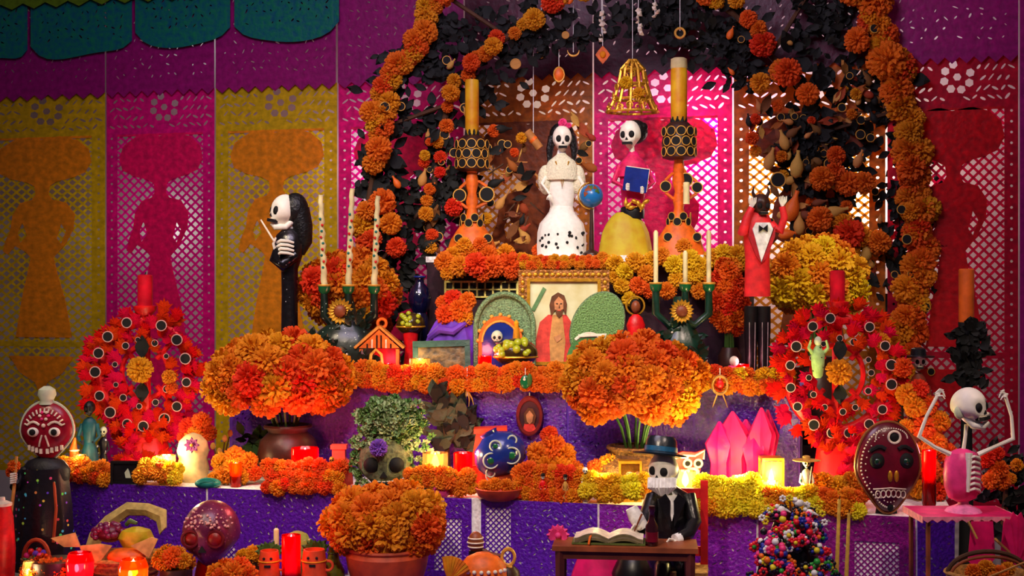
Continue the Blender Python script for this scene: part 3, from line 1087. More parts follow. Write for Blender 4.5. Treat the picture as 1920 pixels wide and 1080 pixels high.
def tower(px, lab, cw, ytop, ycand, yd0, yd1, dw, big, Y=.36, melted=False):
    t = T('candle_tower', lab, 'candle holder', px, Y, Z3)
    base = t.py
    t.part('foot_cone', MB().lathe(t.p(px, base), [(50, 0), (48, 10), (40, 32), (30, 48), (20, 62), (15, 74)], 22, 1, .8), orangeclay)
    t.part('stem', MB().lathe(t.p(px, base), [(13, 70), (9, 90), (12, 104), (8, 120), (13, 140), (9, base - yd1 - 6), (14, base - yd1 + 2)], 14), orangeclay)
    d = yd1 - yd0
    t.part('drum', MB().lathe(t.p(px, yd1), [(dw * .6, -4), (dw, 0), (dw * 1.04, d * .5), (dw * .85, d), (cw + 2, d + 8)], 22), potdark)
    for j in range(3):
        for i in range(5):
            a = R(-68 + 34 * i + (17 if j % 2 else 0)) - math.pi / 2
            q = t.p(px, yd1 - d * (.18 + .32 * j))
            o = eyelet(t, q + Vector((math.cos(a) * dw * 1.03, math.sin(a) * dw * 1.03, 0)), 9.5, goldrim)
            o.rotation_euler = (0, 0, a + math.pi / 2)
    for x, y, r in big:
        q = t.p(x, y, -8)
        t.part('side_arm', MB().tube([t.p(px, y + 26), t.p((x + px) / 2, y + 22, -4), q + Vector((0, 4, -r))], 3.2, 6), orangeclay)
        eyelet(t, q, r, goldrim)
        t.part('side_arm', MB().tube([t.p(px, y - 24), t.p((x + px) / 2, y - 24, -4), q + Vector((0, 4, r))], 3, 6), orangeclay)
    for i in range(6):
        a = R(-75 + 30 * i) - math.pi / 2
        o = eyelet(t, t.p(px, base - 63) + Vector((math.cos(a) * 22, math.sin(a) * 20, (i % 2) * 10)), 8.5, goldrim)
        o.rotation_euler = (0, 0, a + math.pi / 2)
    for x in (-24, 30):
        eyelet(t, t.p(px + x, base - 34, -28), 9, goldrim)
    t.part('candle', MB().lathe(t.p(px, yd0 - 2), [(cw * .8, 0), (cw, 20), (cw, yd0 - ycand - 4), (cw * .95, yd0 - ycand)], 18), orangewax)
    for i in range(5):                      # dark leaf crown gripping the candle
        a = R(-80 + 40 * i) - math.pi / 2
        t.inst('crown_leaf', shared('leaf', leaf_fn, leafdark), t.p(px, yd0 + 4) + Vector((math.cos(a) * cw, math.sin(a) * cw, 0)), (26, 26, 34), (-.15, 0, a + math.pi / 2))
    if melted:
        t.part('melted_rim', MB().lathe(t.p(px, ycand), [(cw * .7, -2), (cw * 1.02, 4), (cw * .98, 20), (cw * .72, 22), (cw * .6, 10), (.5, 6)], 18), cream, None, 'hollow pale melted rim')
    else:
        t.part('wick', MB().tube([t.p(px, ycand), t.p(px + 1, ycand - 6)], 1, 5), soot)
    return t


tower(885, 'left clay candle tower pierced with black holes under a yellow orange candle', 13, 0, 152, 262, 318, 30, [(862, 367, 13), (913, 365, 15)])
t = tower(1273, 'right clay candle tower with a taller orange candle and hollow pale rim', 15.5, 0, 131, 238, 296, 31, [(1285, 338, 14), (1247, 350, 11), (1306, 352, 11)], melted=True)
t.part('small_candle', MB().lathe(t.p(1284, 384, -22), [(6, 0), (6, 40), (3, 41)], 12), cream, None, 'short cream candle')

# bride
b_ = T('skeleton_bride', 'skeleton bride figurine in a white lace gown on the top step', 'skeleton figurine', 1053, .36, Z3)
y0 = b_.py
b_.part('skirt', MB().lathe(b_.p(1053, y0), [(44, 0), (45, 20), (44, 45), (40, 62), (30, 74), (23, 84), (21, 92)], 32, 1, .8, .03, 12), mat('bride_white', (238, 236, 226), .7, var=.06, scale=80))
bw = MATS['bride_white']
b_.part('bodice', MB().lathe(b_.p(1053, y0 - 90), [(21, 0), (24, 24), (27, 56), (29, 72), (22, 86), (10, 98), (7, 110)], 24, 1, .65), bw)
mb = MB()
for sx in (-1, 1):
    mb.ell(b_.p(1053 + sx * 30, 337), 15, 13, 28, 12, 8)
b_.part('lace_sleeves', mb, mat('lace', (222, 216, 186), .8, scale=160, bump=.5, var=.15))
mb = MB()
mb.lathe(b_.p(1053, 318), [(34, -20), (33, 0), (25, 16), (12, 26), (8, 30)], 22, 1, .7)
b_.part('lace_collar', mb, MATS['lace'])
b_.part('neck', MB().tube([b_.p(1053, 292), b_.p(1053, 276)], 5, 10), bone)
sk = skull(b_, b_.p(1054, 261), 37, 52, .05)
b_.part('hair', MB().ell(b_.p(1054, 252, 9), 24, 15, 24, 16, 10).tube([b_.p(1072, 256, 4), b_.p(1077, 280, 2), b_.p(1076, 306, 0)], [8, 7, 3]).tube([b_.p(1036, 256, 4), b_.p(1031, 280, 2), b_.p(1030, 310, 0)], [8, 7, 3]), hair)
b_.flower(b_.p(1055, 231, -3), 9, (0, -1, .6), petalpink, 'hair_flower')
b_.flower(b_.p(1066, 236, -3), 6, (.3, -1, .6), petalpink, 'hair_flower')
for x0, x1, x2 in ((1031, 1016, 1030), (1076, 1092, 1084)):
    b_.part('arm', MB().tube([b_.p(x0, 318, -4), b_.p(x1, 346, -14), b_.p(x2, 366, -24)], [4, 3.4, 2.6], 8), bone)
    mb = MB()
    for k in range(5):
        mb.tube([b_.p(x2, 366, -24), b_.p(x2 + (k - 2) * 2.4, 372, -27), b_.p(x2 + (k - 2) * 2.8, 378 - abs(k - 2), -26)], [1.2, 1.1, .7], 5)
    b_.part('hand', mb, bone)
b_.part('rosary', MB().tube([b_.p(1041, 304, -17), b_.p(1050, 330, -21), b_.p(1053, 352, -22), b_.p(1057, 330, -21), b_.p(1066, 304, -17)], 1.5, 5), gold)
for i in range(26):
    a, z = R(rr.uniform(200, 340)), rr.uniform(6, 44)
    b_.inst('embroidered_flower', shared('bead', lambda m_: m_.ell((0, 0, 0), 1, 1, 1, 8, 6), soot), b_.p(1053, y0 - z) + Vector((44.5 * math.cos(a), 36 * math.sin(a), 0)), rr.uniform(1.8, 3.2))

# globe
t = T('globe', 'small blue desk globe beside the skeleton bride', 'globe', 1109, .30, Z3)
t.part('ball', MB().ell(t.p(1109, 367), 22, 22, 22, 26, 18), mat('globe_sea', (36, 128, 196), .3, scale=38, bump=0, c2=(30, 110, 180)))
mg = MATS['globe_sea']
# continents as raised patches of brown and green
for a0, b0, sz, m in [(-.4, .6, .42, woodlight), (-.1, .75, .3, leafgreen), (.5, .35, .28, leafgreen), (.35, .7, .3, woodlight), (-.6, .1, .25, woodlight)]:
    mb = MB()
    pts = []
    for k in range(9):
        q = 2 * math.pi * k / 9
        rr_ = sz * (1 + .35 * math.sin(3 * q + a0 * 9))
        pts.append((a0 + rr_ * math.cos(q) * .8, b0 + rr_ * math.sin(q) * .8))
    cz_ = lambda a, b, r: (r * math.cos(b) * math.sin(a), -r * math.cos(b) * math.cos(a), r * math.sin(b))
    vs = [cz_(a, b, 22.5) for a, b in pts] + [cz_(a0, b0, 23)]
    mb.add([Vector(v) + t.p(1109, 367) for v in vs], [(k, (k + 1) % 9, 9) for k in range(9)])
    t.part('continent', mb, m)
t.part('meridian', MB().tube([t.p(1109, 367) + Vector((math.cos(a) * 25, 0, math.sin(a) * 25)) for a in [R(100 + k * 18) for k in range(11)]], 1.3, 6), gold)
t.part('foot', MB().lathe(t.p(1109, t.py), [(17, 0), (16, 5), (5, 12), (3, t.py - 392)], 16), potdark)

# reader
t = T('skeleton_reader', 'skeleton figurine with black hair holding up a dark blue book', 'skeleton figurine', 1185, .38, Z3)
y0 = t.py
t.part('skirt', MB().lathe(t.p(1172, y0), [(50, 0), (48, 18), (43, 44), (36, 60), (26, 74), (16, 82)], 26, 1, .62, .04, 9).xf(Matrix.Identity(4)), yellowcloth)
t.part('sash', MB().lathe(t.p(1186, 404), [(22, -6), (23, 6), (22, 14), (20, 16)], 18, 1, .7), black)
t.part('torso', MB().lathe(t.p(1187, 400), [(19, 0), (22, 30), (25, 70), (24, 92), (12, 108), (7, 116)], 20, 1, .62), pinkpaper)
t.part('shawl', MB().lathe(t.p(1187, 318), [(31, -14), (29, 0), (20, 18), (9, 28)], 20, 1, .7), mat('shawl_rose', (206, 24, 84), .6, scale=60))
t.part('neck', MB().tube([t.p(1186, 290), t.p(1184, 274)], 5, 10), bone)
skull(t, t.p(1182, 253), 40, 54, -.45)
t.part('hair', MB().ell(t.p(1192, 246, 10), 24, 17, 23, 16, 10).ell(t.p(1204, 238, 8), 12, 10, 10), hair)
t.part('arm', MB().tube([t.p(1162, 312), t.p(1150, 342, -12), t.p(1168, 352, -28)], [6, 5, 3], 8), MATS['shawl_rose'])
t.part('arm', MB().tube([t.p(1211, 312), t.p(1222, 344, -12), t.p(1206, 358, -28)], [6, 5, 3], 8), MATS['shawl_rose'])
for x, y, s_ in ((1168, 352, 1), (1206, 358, -1)):
    mb = MB()
    for k in range(5):
        mb.tube([t.p(x, y, -28), t.p(x + s_ * 5, y - 5 + k * 3, -37), t.p(x + s_ * 9, y - 4 + k * 2.6, -37)], [1.6, 1.3, .9], 5)
    t.part('hand', mb, bone)
M = Matrix.Translation(t.p(1189, 340, -30)) @ Matrix.Rotation(.14, 4, 'Y')
o = t.part('book', MB().box((0, 0, 0), 44, 8, 44).xf(M), bluepaint, None, 'dark blue book')
t.part('pages', MB().box((1.5, -.5, 2), 43, 5.5, 43).xf(M), ivory, o)
for i in range(7):
    t.inst('gold_tassel', POD, t.p(1172 + i * 6, 380 + (i % 3) * 5, -18), 9, (0, i * .7, 0)).data = shared('pod', pod_fn, gold)

# marigold clusters and garlands on the top step


def cluster(t, pts, ms):
    for x, y, r, d in pts:
        t.flower(t.p(x, y, d), r, (rr.uniform(-.5, .5), -1, rr.uniform(-.2, .8)), rr.choice(ms))


def garland(label, Y, z, pts, r, ms, step_=.85, rows=1, grp=None, jit=4, name='marigold_garland'):
    """Strung flowers lying along a shelf edge, following pixel points."""
    px = pts[len(pts) // 2][0]
    t = T(name, label, 'garland', px, Y, z, grp)
    path = resample([t.p(*q) for q in pts], r * step_)
    if len(path) < 2:
        path.append(t.p(*pts[-1]))
    # follow the shelf, which is turned against the view
    for q in path:
        q.y = -q.x * math.tan(TH) * 1.0
    t.part('string', MB().tube([q + Vector((0, 2, -r * .3)) for q in path], 1.5, 5), leafgreen)
    for q in path:
        for k in range(rows):
            t.flower(q + Vector((rr.uniform(-jit, jit), rr.uniform(-jit, jit) - k * r * .5, rr.uniform(-jit, jit) - (k - (rows - 1) / 2) * r * 1.1)), r * rr.uniform(.85, 1.2), (rr.uniform(-.5, .5), -1, rr.uniform(-.1, .9)), rr.choice(ms))
    return t


garland('thin orange marigold garland along the white top step above the picture frame', .22, Z3, [(985, 489), (1020, 492), (1060, 490), (1100, 492), (1146, 489)], 10, [marigold, marigold_deep, marigold_gold], .8, 2)
t = T('marigold_cluster', 'cluster of orange marigolds around the foot of the left clay candle tower', 'flowers', 905, .205, Z3)
cluster(t, [(836, 492, 22, 0), (862, 500, 22, -8), (892, 497, 25, -14), (925, 500, 24, -10), (956, 494, 24, -4), (978, 488, 16, 0), (850, 478, 18, 6), (880, 476, 19, 4), (915, 478, 20, 4), (948, 474, 18, 4), (840, 512, 15, -8), (905, 516, 15, -12), (958, 512, 15, -10), (870, 460, 16, 0), (900, 458, 15, 2)], [marigold, marigold_deep, marigold_deep, marigold_gold])
t = T('marigold_cluster', 'spray of yellow and orange marigolds between picture frame and right clay tower', 'flowers', 1190, .205, Z3)
cluster(t, [(1152, 494, 18, 0), (1170, 510, 18, -8), (1190, 492, 20, -6), (1210, 512, 18, -10), (1165, 535, 17, -8), (1195, 536, 18, -14), (1222, 488, 18, -4), (1150, 520, 14, -4), (1180, 560, 16, -10), (1215, 545, 15, -12)], [marigold_yellow, marigold_yellow, marigold_gold, marigold_deep])
t = T('marigold_cluster', 'yellow marigold cluster under the right clay tower', 'flowers', 1285, .205, Z3)
cluster(t, [(1240, 480, 18, 0), (1262, 498, 20, -10), (1290, 488, 22, -12), (1315, 500, 20, -10), (1335, 482, 17, -4), (1300, 516, 18, -14), (1268, 524, 18, -14), (1330, 524, 16, -10), (1250, 545, 18, -12), (1310, 545, 18, -14), (1282, 462, 16, 0)], [marigold_yellow, marigold_gold, marigold, marigold_yellow])
t = T('marigold_cluster', 'bright yellow marigolds at the right end of the top step', 'flowers', 1368, .22, Z3)
cluster(t, [(1356, 474, 18, 0), (1380, 478, 20, -6), (1368, 496, 18, -10), (1394, 494, 16, -4), (1352, 500, 15, -10)], [marigold_yellow])
# lace edging hanging below the left cluster
t = T('lace_edging', 'cream openwork lace edging below the left marigold cluster of the top step', 'lace', 902, .243, Z3)
P = [[(-72, -46), (72, -46), (72, -78), (-72, -78)]]
for i in range(9):
    for j in range(2):
        P.append([(-68 + i * 15.5, -50 - j * 14), (-56 + i * 15.5, -50 - j * 14), (-56 + i * 15.5, -61 - j * 14), (-68 + i * 15.5, -61 - j * 14)])
link('lace', fill2d(scale_poly(P, t.s), 'lace', mat('lace_yellow', (232, 214, 120), .7, scale=90)), t.e, (0, 0, 0), (0, 0, -TH))
link('lace_ribbon', MB().box((0, .004, -.07), 144 * t.s, .003, 78 * t.s).mesh('lace_ribbon', blackcloth), t.e, (0, .004, 0), (0, 0, -TH))

# ================================================================== middle step
def bouquet(label, px, Y, z, cx, cy, rx, rz, r, ms, pot=None, potm=None, rim=0, low=-.55, seed=1, dy=.62):
    """A dome of paper marigolds on stems in a pot; the pot profile is given in pixels upward from its foot."""
    g = random.Random(seed)
    t = T('marigold_bouquet', label, 'bouquet', px, Y, z)
    c = t.p(cx, cy)
    if pot:
        t.part('pot', MB().lathe(t.p(px, t.py), pot, 24), potm)
        top = pot[-1][1]
    else:
        top = 0
    mb = MB()
    for i in range(9):
        a = i * .7
        mb.tube([(math.cos(a) * 8, math.sin(a) * 8, top * .6), (c.x * .5 + math.cos(a) * rx * .2, math.sin(a) * rx * .2, (top + c.z - rz * .5) / 2), (c.x + math.cos(a) * rx * .5, math.sin(a) * rx * .4, c.z - rz * .1)], 2.2, 5)
    t.part('stems', mb, leafgreen)
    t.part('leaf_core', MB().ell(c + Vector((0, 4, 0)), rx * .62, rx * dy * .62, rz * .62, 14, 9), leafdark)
    dens = int(.70 * 4 * math.pi * ((rx * rx * .8 + rx * rz * 2) / 3) / (math.pi * r * r * .62))
    for i in range(dens):
        zz = 1 - 2 * (i + .5) / dens
        if zz < low:
            continue
        a = i * 2.39996 + g.uniform(-.15, .15)
        q = math.sqrt(1 - zz * zz)
        n = Vector((q * math.cos(a), q * math.sin(a) * .9, zz))
        if n.y > .45:
            continue
        k = g.uniform(.86, 1.02)
        p = c + Vector((n.x * (rx - r * .7) * k, n.y * (rx * dy - r * .4) * k, n.z * (rz - r * .7) * k))
        t.flower(p, r * g.uniform(.9, 1.2), (n.x + g.uniform(-.15, .15), n.y - .25, n.z + g.uniform(-.15, .15)), g.choice(ms))
    if rim:
        t.part('pot_rim', MB().torus(t.p(px, t.py - top), rim, 4, 'z', 24, 6), potm)
    return t


MA, MD, MY, MG = marigold, marigold_deep, marigold_yellow, marigold_gold
bouquet('rounded orange marigold bouquet behind the left green candelabrum', 655, .12, Z2, 655, 545, 98, 76, 30, [MA, MA, MG, MD], [(26, 0), (38, 20), (40, 50), (24, 80), (30, 96)], potdark, 0, -.8, 5)
bouquet('tall yellow marigold bouquet behind the figure in the red jacket', 1530, .30, .70, 1534, 524, 92, 84, 29, [MY, MY, MY, MG], [(30, 0), (44, 30), (46, 90), (24, 140), (32, 160)], potdark, 0, -.8, 6)
bouquet('small orange marigold bunch squeezed behind the right green candelabrum', 1368, .17, Z2, 1366, 562, 34, 84, 20, [MD, MA, MD], [(14, 0), (22, 20), (22, 50), (14, 66)], potdark, 0, -.8, 7)
# the pedestal that carries the tall yellow bouquet
s_ = link('pedestal', None, None, (xat(1530, .30), .30, 0), (0, 0, TH))
tag(s_, 'dark box pedestal hidden under the tall yellow marigold bouquet', 'pedestal')
link('plinth', MB().box((0, 0, .35), .16, .16, .695).mesh('plinth', blackcloth), s_)

# smoking lady
t = T('smoking_skeleton', 'long-haired skeleton lady in black holding a cigarette, facing left', 'skeleton figurine', 543, .02, Z2)
y0 = t.py
t.part('gown', MB().lathe(t.p(543, y0), [(20, 0), (18, 30), (16, 80), (15, 160), (16, 205), (24, 228), (29, 250), (25, 268), (12, 280)], 22, 1, .8), mat('black_gown', (16, 14, 18), .25, spots=.08, spotc=(200, 200, 210), spotscale=55, spec=.6))
t.part('neck', MB().tube([t.p(549, 452), t.p(545, 425)], [6, 6], 10), bone)
skull(t, t.p(533, 397), 48, 66, -1.05, tilt=.2)
t.part('jaw', MB().tube([t.p(552, 412, -4), t.p(538, 426, -10), t.p(518, 426, -10), t.p(511, 419, -8)], [6, 6, 6, 4], 9), bone)
t.part('nose_ridge', MB().tube([t.p(516, 392, -6), t.p(509, 402, -6)], [4, 2.5], 7), bone)
t.part('hair', MB().ell(t.p(553, 392, 2), 25, 22, 31, 18, 12).tube([t.p(560, 392, 2), t.p(567, 425, 3), t.p(569, 455, 2), t.p(566, 478, 0)], [20, 19, 16, 5], 12), hair)
t.part('arm', MB().tube([t.p(556, 478, -8), t.p(531, 498, -18), t.p(520, 486, -24), t.p(524, 466, -28)], [12, 13, 11, 6], 10), MATS['black_gown'])
mb = MB()
for k in range(4):
    yy = 452 + k * 7.5
    mb.tube([t.p(524, yy + 4, -26), t.p(533, yy, -34), t.p(546, yy + 1, -36), t.p(556, yy + 4, -30)], [2.8, 3, 2.8, 2], 7)
mb.tube([t.p(522, 474, -28), t.p(519, 458, -34), t.p(524, 447, -36)], [3, 2.6, 1.8], 7)
t.part('hand', mb, bone)
mb = MB().tube([t.p(521, 454, -36), t.p(496, 414, -36)], [2, 1.5], 8)
t.part('cigarette', mb, ivory)

# candelabra
G4 = 'green glazed candelabra'


def candelabrum(px, lab, Y, cs, sun, dark, cupy, mass, twist):
    t = T('candelabrum', lab, 'candelabrum', px, Y, Z2, None)
    y0 = t.py
    t.part('base', MB().lathe(t.p(px, y0), [(56 * mass, 0), (60 * mass, 16), (56 * mass, 46), (58 * mass, 70), (44 * mass, 92), (22, 112), (14, y0 - cupy - 20)], 22, 1, .6, .05, 7), dark)
    for k in range(26):
        a, zz = rr.uniform(3.3, 6.1), rr.uniform(20, 118)
        rad_ = 58 * mass * (1 if zz < 75 else .6)
        t.inst('glazed_leaf', shared('leaf', leaf_fn, dark), Vector((rad_ * math.cos(a), rad_ * .6 * math.sin(a), zz)), rr.uniform(20, 32), (rr.uniform(.1, .6), rr.uniform(-1.8, 1.8), 0))
        if k % 3 == 0:
            t.inst('white_bead', shared('bead', lambda m_: m_.ell((0, 0, 0), 1, 1, 1, 8, 6), ivory), Vector((rad_ * 1.03 * math.cos(a), rad_ * .66 * math.sin(a) - 2, zz - 8)), rr.uniform(2, 3.4))
    for x, yt, m in cs:
        q = t.p(x, cupy, -6)
        t.part('arm', MB().tube([t.p(px, cupy + 62), t.p((px + x) / 2, cupy + 74, -4), t.p(x, cupy + 52, -6), t.p(x, cupy + 8, -6)], [9, 8, 8, 7], 9), dark)
        c = t.part('cup', MB().lathe(q, [(6, -12), (11, -6), (12, 4), (10, 6), (8, 2)], 14), greenglaze)
        t.part('cup_rim', MB().torus(q + Vector((0, 0, 5)), 11, 2.2, 'z', 16, 6), goldrim, c)
        h = cupy - yt
        if twist:
            xs = 1 if x > px else (-1 if x < px - 20 else -.35)
            lean = 7 * xs
            pts, rad = [], []
            for k in range(25):
                u = k / 24
                pts.append(q + Vector((lean * u + .9 * math.sin(k * 1.9), 0.9 * math.cos(k * 1.9), u * h)))
                rad.append((6.2 - 1.6 * u) * (1 + (.2 * math.sin(k * 1.9) if .2 < u < .78 else 0)))
            cd_ = t.part('candle', MB().tube(pts, rad, 10), cream)
            for k in range(9):
                u = .22 + k * .065
                t.inst('candle_bead', shared('bead', lambda m_: m_.ell((0, 0, 0), 1, 1, 1, 8, 6), red if k % 2 else teal), q + Vector((lean * u + 2 * math.sin(k * 2.1), -6, u * h)), 2.6)
        else:
            t.part('candle', MB().lathe(q, [(4.5, 0), (4.5, h - 4), (2, h)], 10), cream)
    sx, sy, sr = sun
    for k in range(18):
        a = 2 * math.pi * k / 18
        t.inst('sunflower_petal', shared('leaf', leaf_fn, gold), t.p(sx, sy, -24) + Vector((math.sin(a) * sr * .45, 0, math.cos(a) * sr * .45)), (sr * .55, sr * .6, sr * .6), (0, a, 0))
    t.part('sunflower_disc', MB().ell(t.p(sx, sy, -26), sr * .5, sr * .25, sr * .5, 14, 8), woodlight)
    return t


candelabrum(648, 'dark green glazed candelabrum with three tall twisted candles and a gold sunflower', -.01, [(609, 366, 0), (654, 354, 0), (702, 368, 0)], (641, 583, 24), darkgreen, 540, 1.15, True)
candelabrum(1277, 'green candelabrum with short plain candles and a gold sunflower, right of the picture', .0, [(1229, 432, 0), (1284, 470, 0), (1328, 432, 0)], (1275, 583, 22), mat('green_glaze_2', (10, 48, 32), .3, scale=25, spec=.7, var=.5), 536, .8, False)

# the devotional picture
t = T('picture_frame', 'wide gold brown carved frame around a print of a robed bearded figure', 'picture', 1058, .13, Z2)
y0 = t.py
xl, xr, yt, yb = 972, 1142, 506, 700


def moulding(t, xl, xr, yt, yb, wd, dep, m, parent=None, names='frame_rail'):
    for x0, y0_, x1, y1 in ((xl, yt, xr, yt + wd), (xl, yb - wd, xr, yb), (xl, yt + wd, xl + wd, yb - wd), (xr - wd, yt + wd, xr, yb - wd)):
        q0, q1 = t.p(x0, y1), t.p(x1, y0_)
        t.part(names, MB().box(((q0.x + q1.x) / 2, 0, (q0.z + q1.z) / 2), q1.x - q0.x, dep, q1.z - q0.z), m, parent)


moulding(t, xl, xr, yt, yb, 18, 12, mat('carved_gilt', (150, 96, 40), .4, metal=.35, scale=90, var=.6, bump=.7))
moulding(t, xl + 16, xr - 16, yt + 16, yb - 16, 6, 16, gold)
bosses = 0
for i in range(15):
    t.inst('carved_boss', shared('bead', lambda m_: m_.ell((0, 0, 0), 1, 1, 1, 8, 6), gold), t.p(xl + 10 + i * 10.8, yt + 9, -6), (5, 3, 4))
for i in range(12):
    for x in (xl + 8, xr - 8):
        t.inst('carved_boss', shared('bead', lambda m_: m_.ell((0, 0, 0), 1, 1, 1, 8, 6), gold), t.p(x, yt + 24 + i * 14, -6), (4, 3, 5))
pr = t.part('print', MB().box((0, 0, (t.p(0, (yt + yb) / 2)).z), xr - xl - 36, 3, yb - yt - 36), mat('print_paper', (214, 204, 140), .6, scale=14, var=.15, c2=(222, 222, 180)))


def flat(t, pts, d, m, parent, name, th=1.2):
    t.part(name, MB().prism([(t.p(x, y).x, t.p(x, y).z) for x, y in pts], d - th, d), m, parent)


skin = mat('printed_skin', (196, 132, 84), .7)
hairp = mat('printed_hair', (96, 54, 24), .7)
robe = mat('printed_robe', (206, 60, 48), .7, scale=60)
robe2 = mat('printed_underrobe', (196, 140, 76), .7, scale=60)
flat(t, [(1000, 700), (1004, 640), (1012, 604), (1028, 590), (1062, 590), (1074, 608), (1076, 640), (1062, 690)], -2.5, robe, pr, 'printed_robe')
flat(t, [(1036, 590), (1054, 590), (1060, 640), (1056, 684), (1032, 684), (1030, 640)], -3.6, robe2, pr, 'printed_tunic')
flat(t, [(1033, 592), (1030, 572), (1034, 556), (1046, 548), (1058, 554), (1063, 570), (1061, 592), (1056, 580), (1040, 582)], -4.6, hairp, pr, 'printed_hair')
flat(t, [(1040, 580), (1039, 566), (1047, 556), (1056, 564), (1056, 580), (1048, 590)], -5.4, skin, pr, 'printed_face')
flat(t, [(1041, 580), (1047, 583), (1056, 579), (1054, 590), (1048, 596), (1043, 590)], -6, hairp, pr, 'printed_beard')
flat(t, [(1042, 570), (1046, 571), (1046, 568.5), (1042, 568.5)], -5.8, soot, pr, 'printed_eye')
flat(t, [(1050, 571), (1054, 570), (1054, 568.5), (1050, 568.5)], -5.8, soot, pr, 'printed_eye')
flat(t, [(1047, 578), (1050, 578), (1048.6, 569)], -5.9, hairp, pr, 'printed_nose')
flat(t, [(1044.5, 583), (1051.5, 583), (1051, 581.5), (1045, 581.5)], -6.4, robe, pr, 'printed_mouth')
flat(t, [(1038, 632), (1050, 626), (1054, 634), (1044, 642)], -5.2, skin, pr, 'printed_hand')
flat(t, [(996, 580), (1018, 538), (1024, 542), (1002, 584)], -2.6, mat('print_green', (90, 130, 80), .7), pr, 'printed_palm')

# green glittered arched shrines


def arch_poly(x0, x1, yt, yb, t, n=12):
    cx, rx = (x0 + x1) / 2, (x1 - x0) / 2
    ry = min(rx * 1.15, (yb - yt) * .8)
    pts = [(x0, yb), (x1, yb)]
    for k in range(n + 1):
        a = math.pi * k / n
        pts.append((cx + rx * math.cos(a), yt + ry - ry * math.sin(a)))
    return [(t.p(x, y).x, t.p(x, y).z) for x, y in pts]


t = T('arched_shrine', 'green glittered arched shrine with orange inner frame, left of the framed picture', 'shrine', 946, .06, Z2)
t.part('back_panel', MB().prism(arch_poly(890, 1002, 550, 715, t), 4, 10), glitter)
mb = MB()
ap = arch_poly(892, 1000, 551, 715, t, 16)
t.part('glitter_rim', MB().tube([Vector((x, 0, z)) for x, z in [ap[1]] + ap[2:] + [ap[0]]], 5, 8), glitter)
o = t.part('inner_frame', MB().prism(arch_poly(897, 980, 592, 700, t), -4, 4), orangeclay)
t.part('dark_niche', MB().prism(arch_poly(904, 972, 602, 700, t), -6, -3), bluepaint, o)
t.part('niche_arch', MB().tube([Vector((x, -6, z)) for x, z in arch_poly(904, 972, 602, 690, t)[2:]], 2.2, 6), goldrim, o)
for k in range(9):
    q = arch_poly(896, 981, 590, 690, t, 8)[2 + k]
    t.inst('scallop', shared('bead', lambda m_: m_.ell((0, 0, 0), 1, 1, 1, 8, 6), goldrim), (q[0], -3, q[1]), 4)
skull(t, t.p(932, 632, -10), 22, 26, 0, bone_green)
t.part('tiny_figure', MB().lathe(t.p(968, 640, -4), [(8, 0), (6, 20), (4, 30), (5, 34), (1, 40)], 12), marigold_gold)

t = T('arched_plaque', 'tall green glittered oval plaque leaning beside the right edge of the picture', 'plaque', 1118, .03, Z2)
M = Matrix.Rotation(R(24), 4, 'Y')


def oval(t, cx, cy, rx, rz, y0, y1, M, n=28):
    mb = MB().prism([(rx * math.cos(2 * math.pi * k / n), rz * math.sin(2 * math.pi * k / n)) for k in range(n)], y0, y1)
    return mb.xf(Matrix.Translation(t.p(cx, cy)) @ M)


t.part('board', oval(t, 1120, 612, 46, 66, -3, 3, M), mat('green_glitter_2', (104, 144, 78), .35, metal=.2, scale=200, var=.5, bump=.6))
t.part('beaded_rim', MB().tube([Matrix.Translation(t.p(1120, 612)) @ M @ Vector((46 * math.cos(a), 0, 66 * math.sin(a))) for a in [2 * math.pi * k / 32 for k in range(33)]], 3, 6), glitter)
t.part('prop', MB().tube([t.p(1112, 660, 8), t.p(1118, t.py, 22)], 3, 6), wood)
t = T('arched_plaque', 'lower green oval plaque with white edge in front of the tall glittered plaque', 'plaque', 1100, -.02, Z2)
t.part('board', oval(t, 1098, 668, 34, 44, -3, 3, M), greenglaze if False else mat('green_matte', (70, 122, 62), .5, scale=80))
t.part('white_edge', MB().tube([Matrix.Translation(t.p(1098, 668)) @ M @ Vector((34 * math.cos(a), -3, 44 * math.sin(a))) for a in [R(15) + 2.4 * k / 20 for k in range(21)]], 3.2, 6), ivory)
t.part('white_strip', MB().tube([t.p(1084, 630, -4), t.p(1136, 628, -4), t.p(1128, 648, -4)], 3.2, 6), ivory)
t.part('eye_ring', MB().torus(t.p(1093, 664, -5), 6, 2, 'y', 14, 6), ivory)
t.part('prop', MB().tube([t.p(1100, 690, 5), t.p(1102, t.py, 16)], 3, 6), wood)

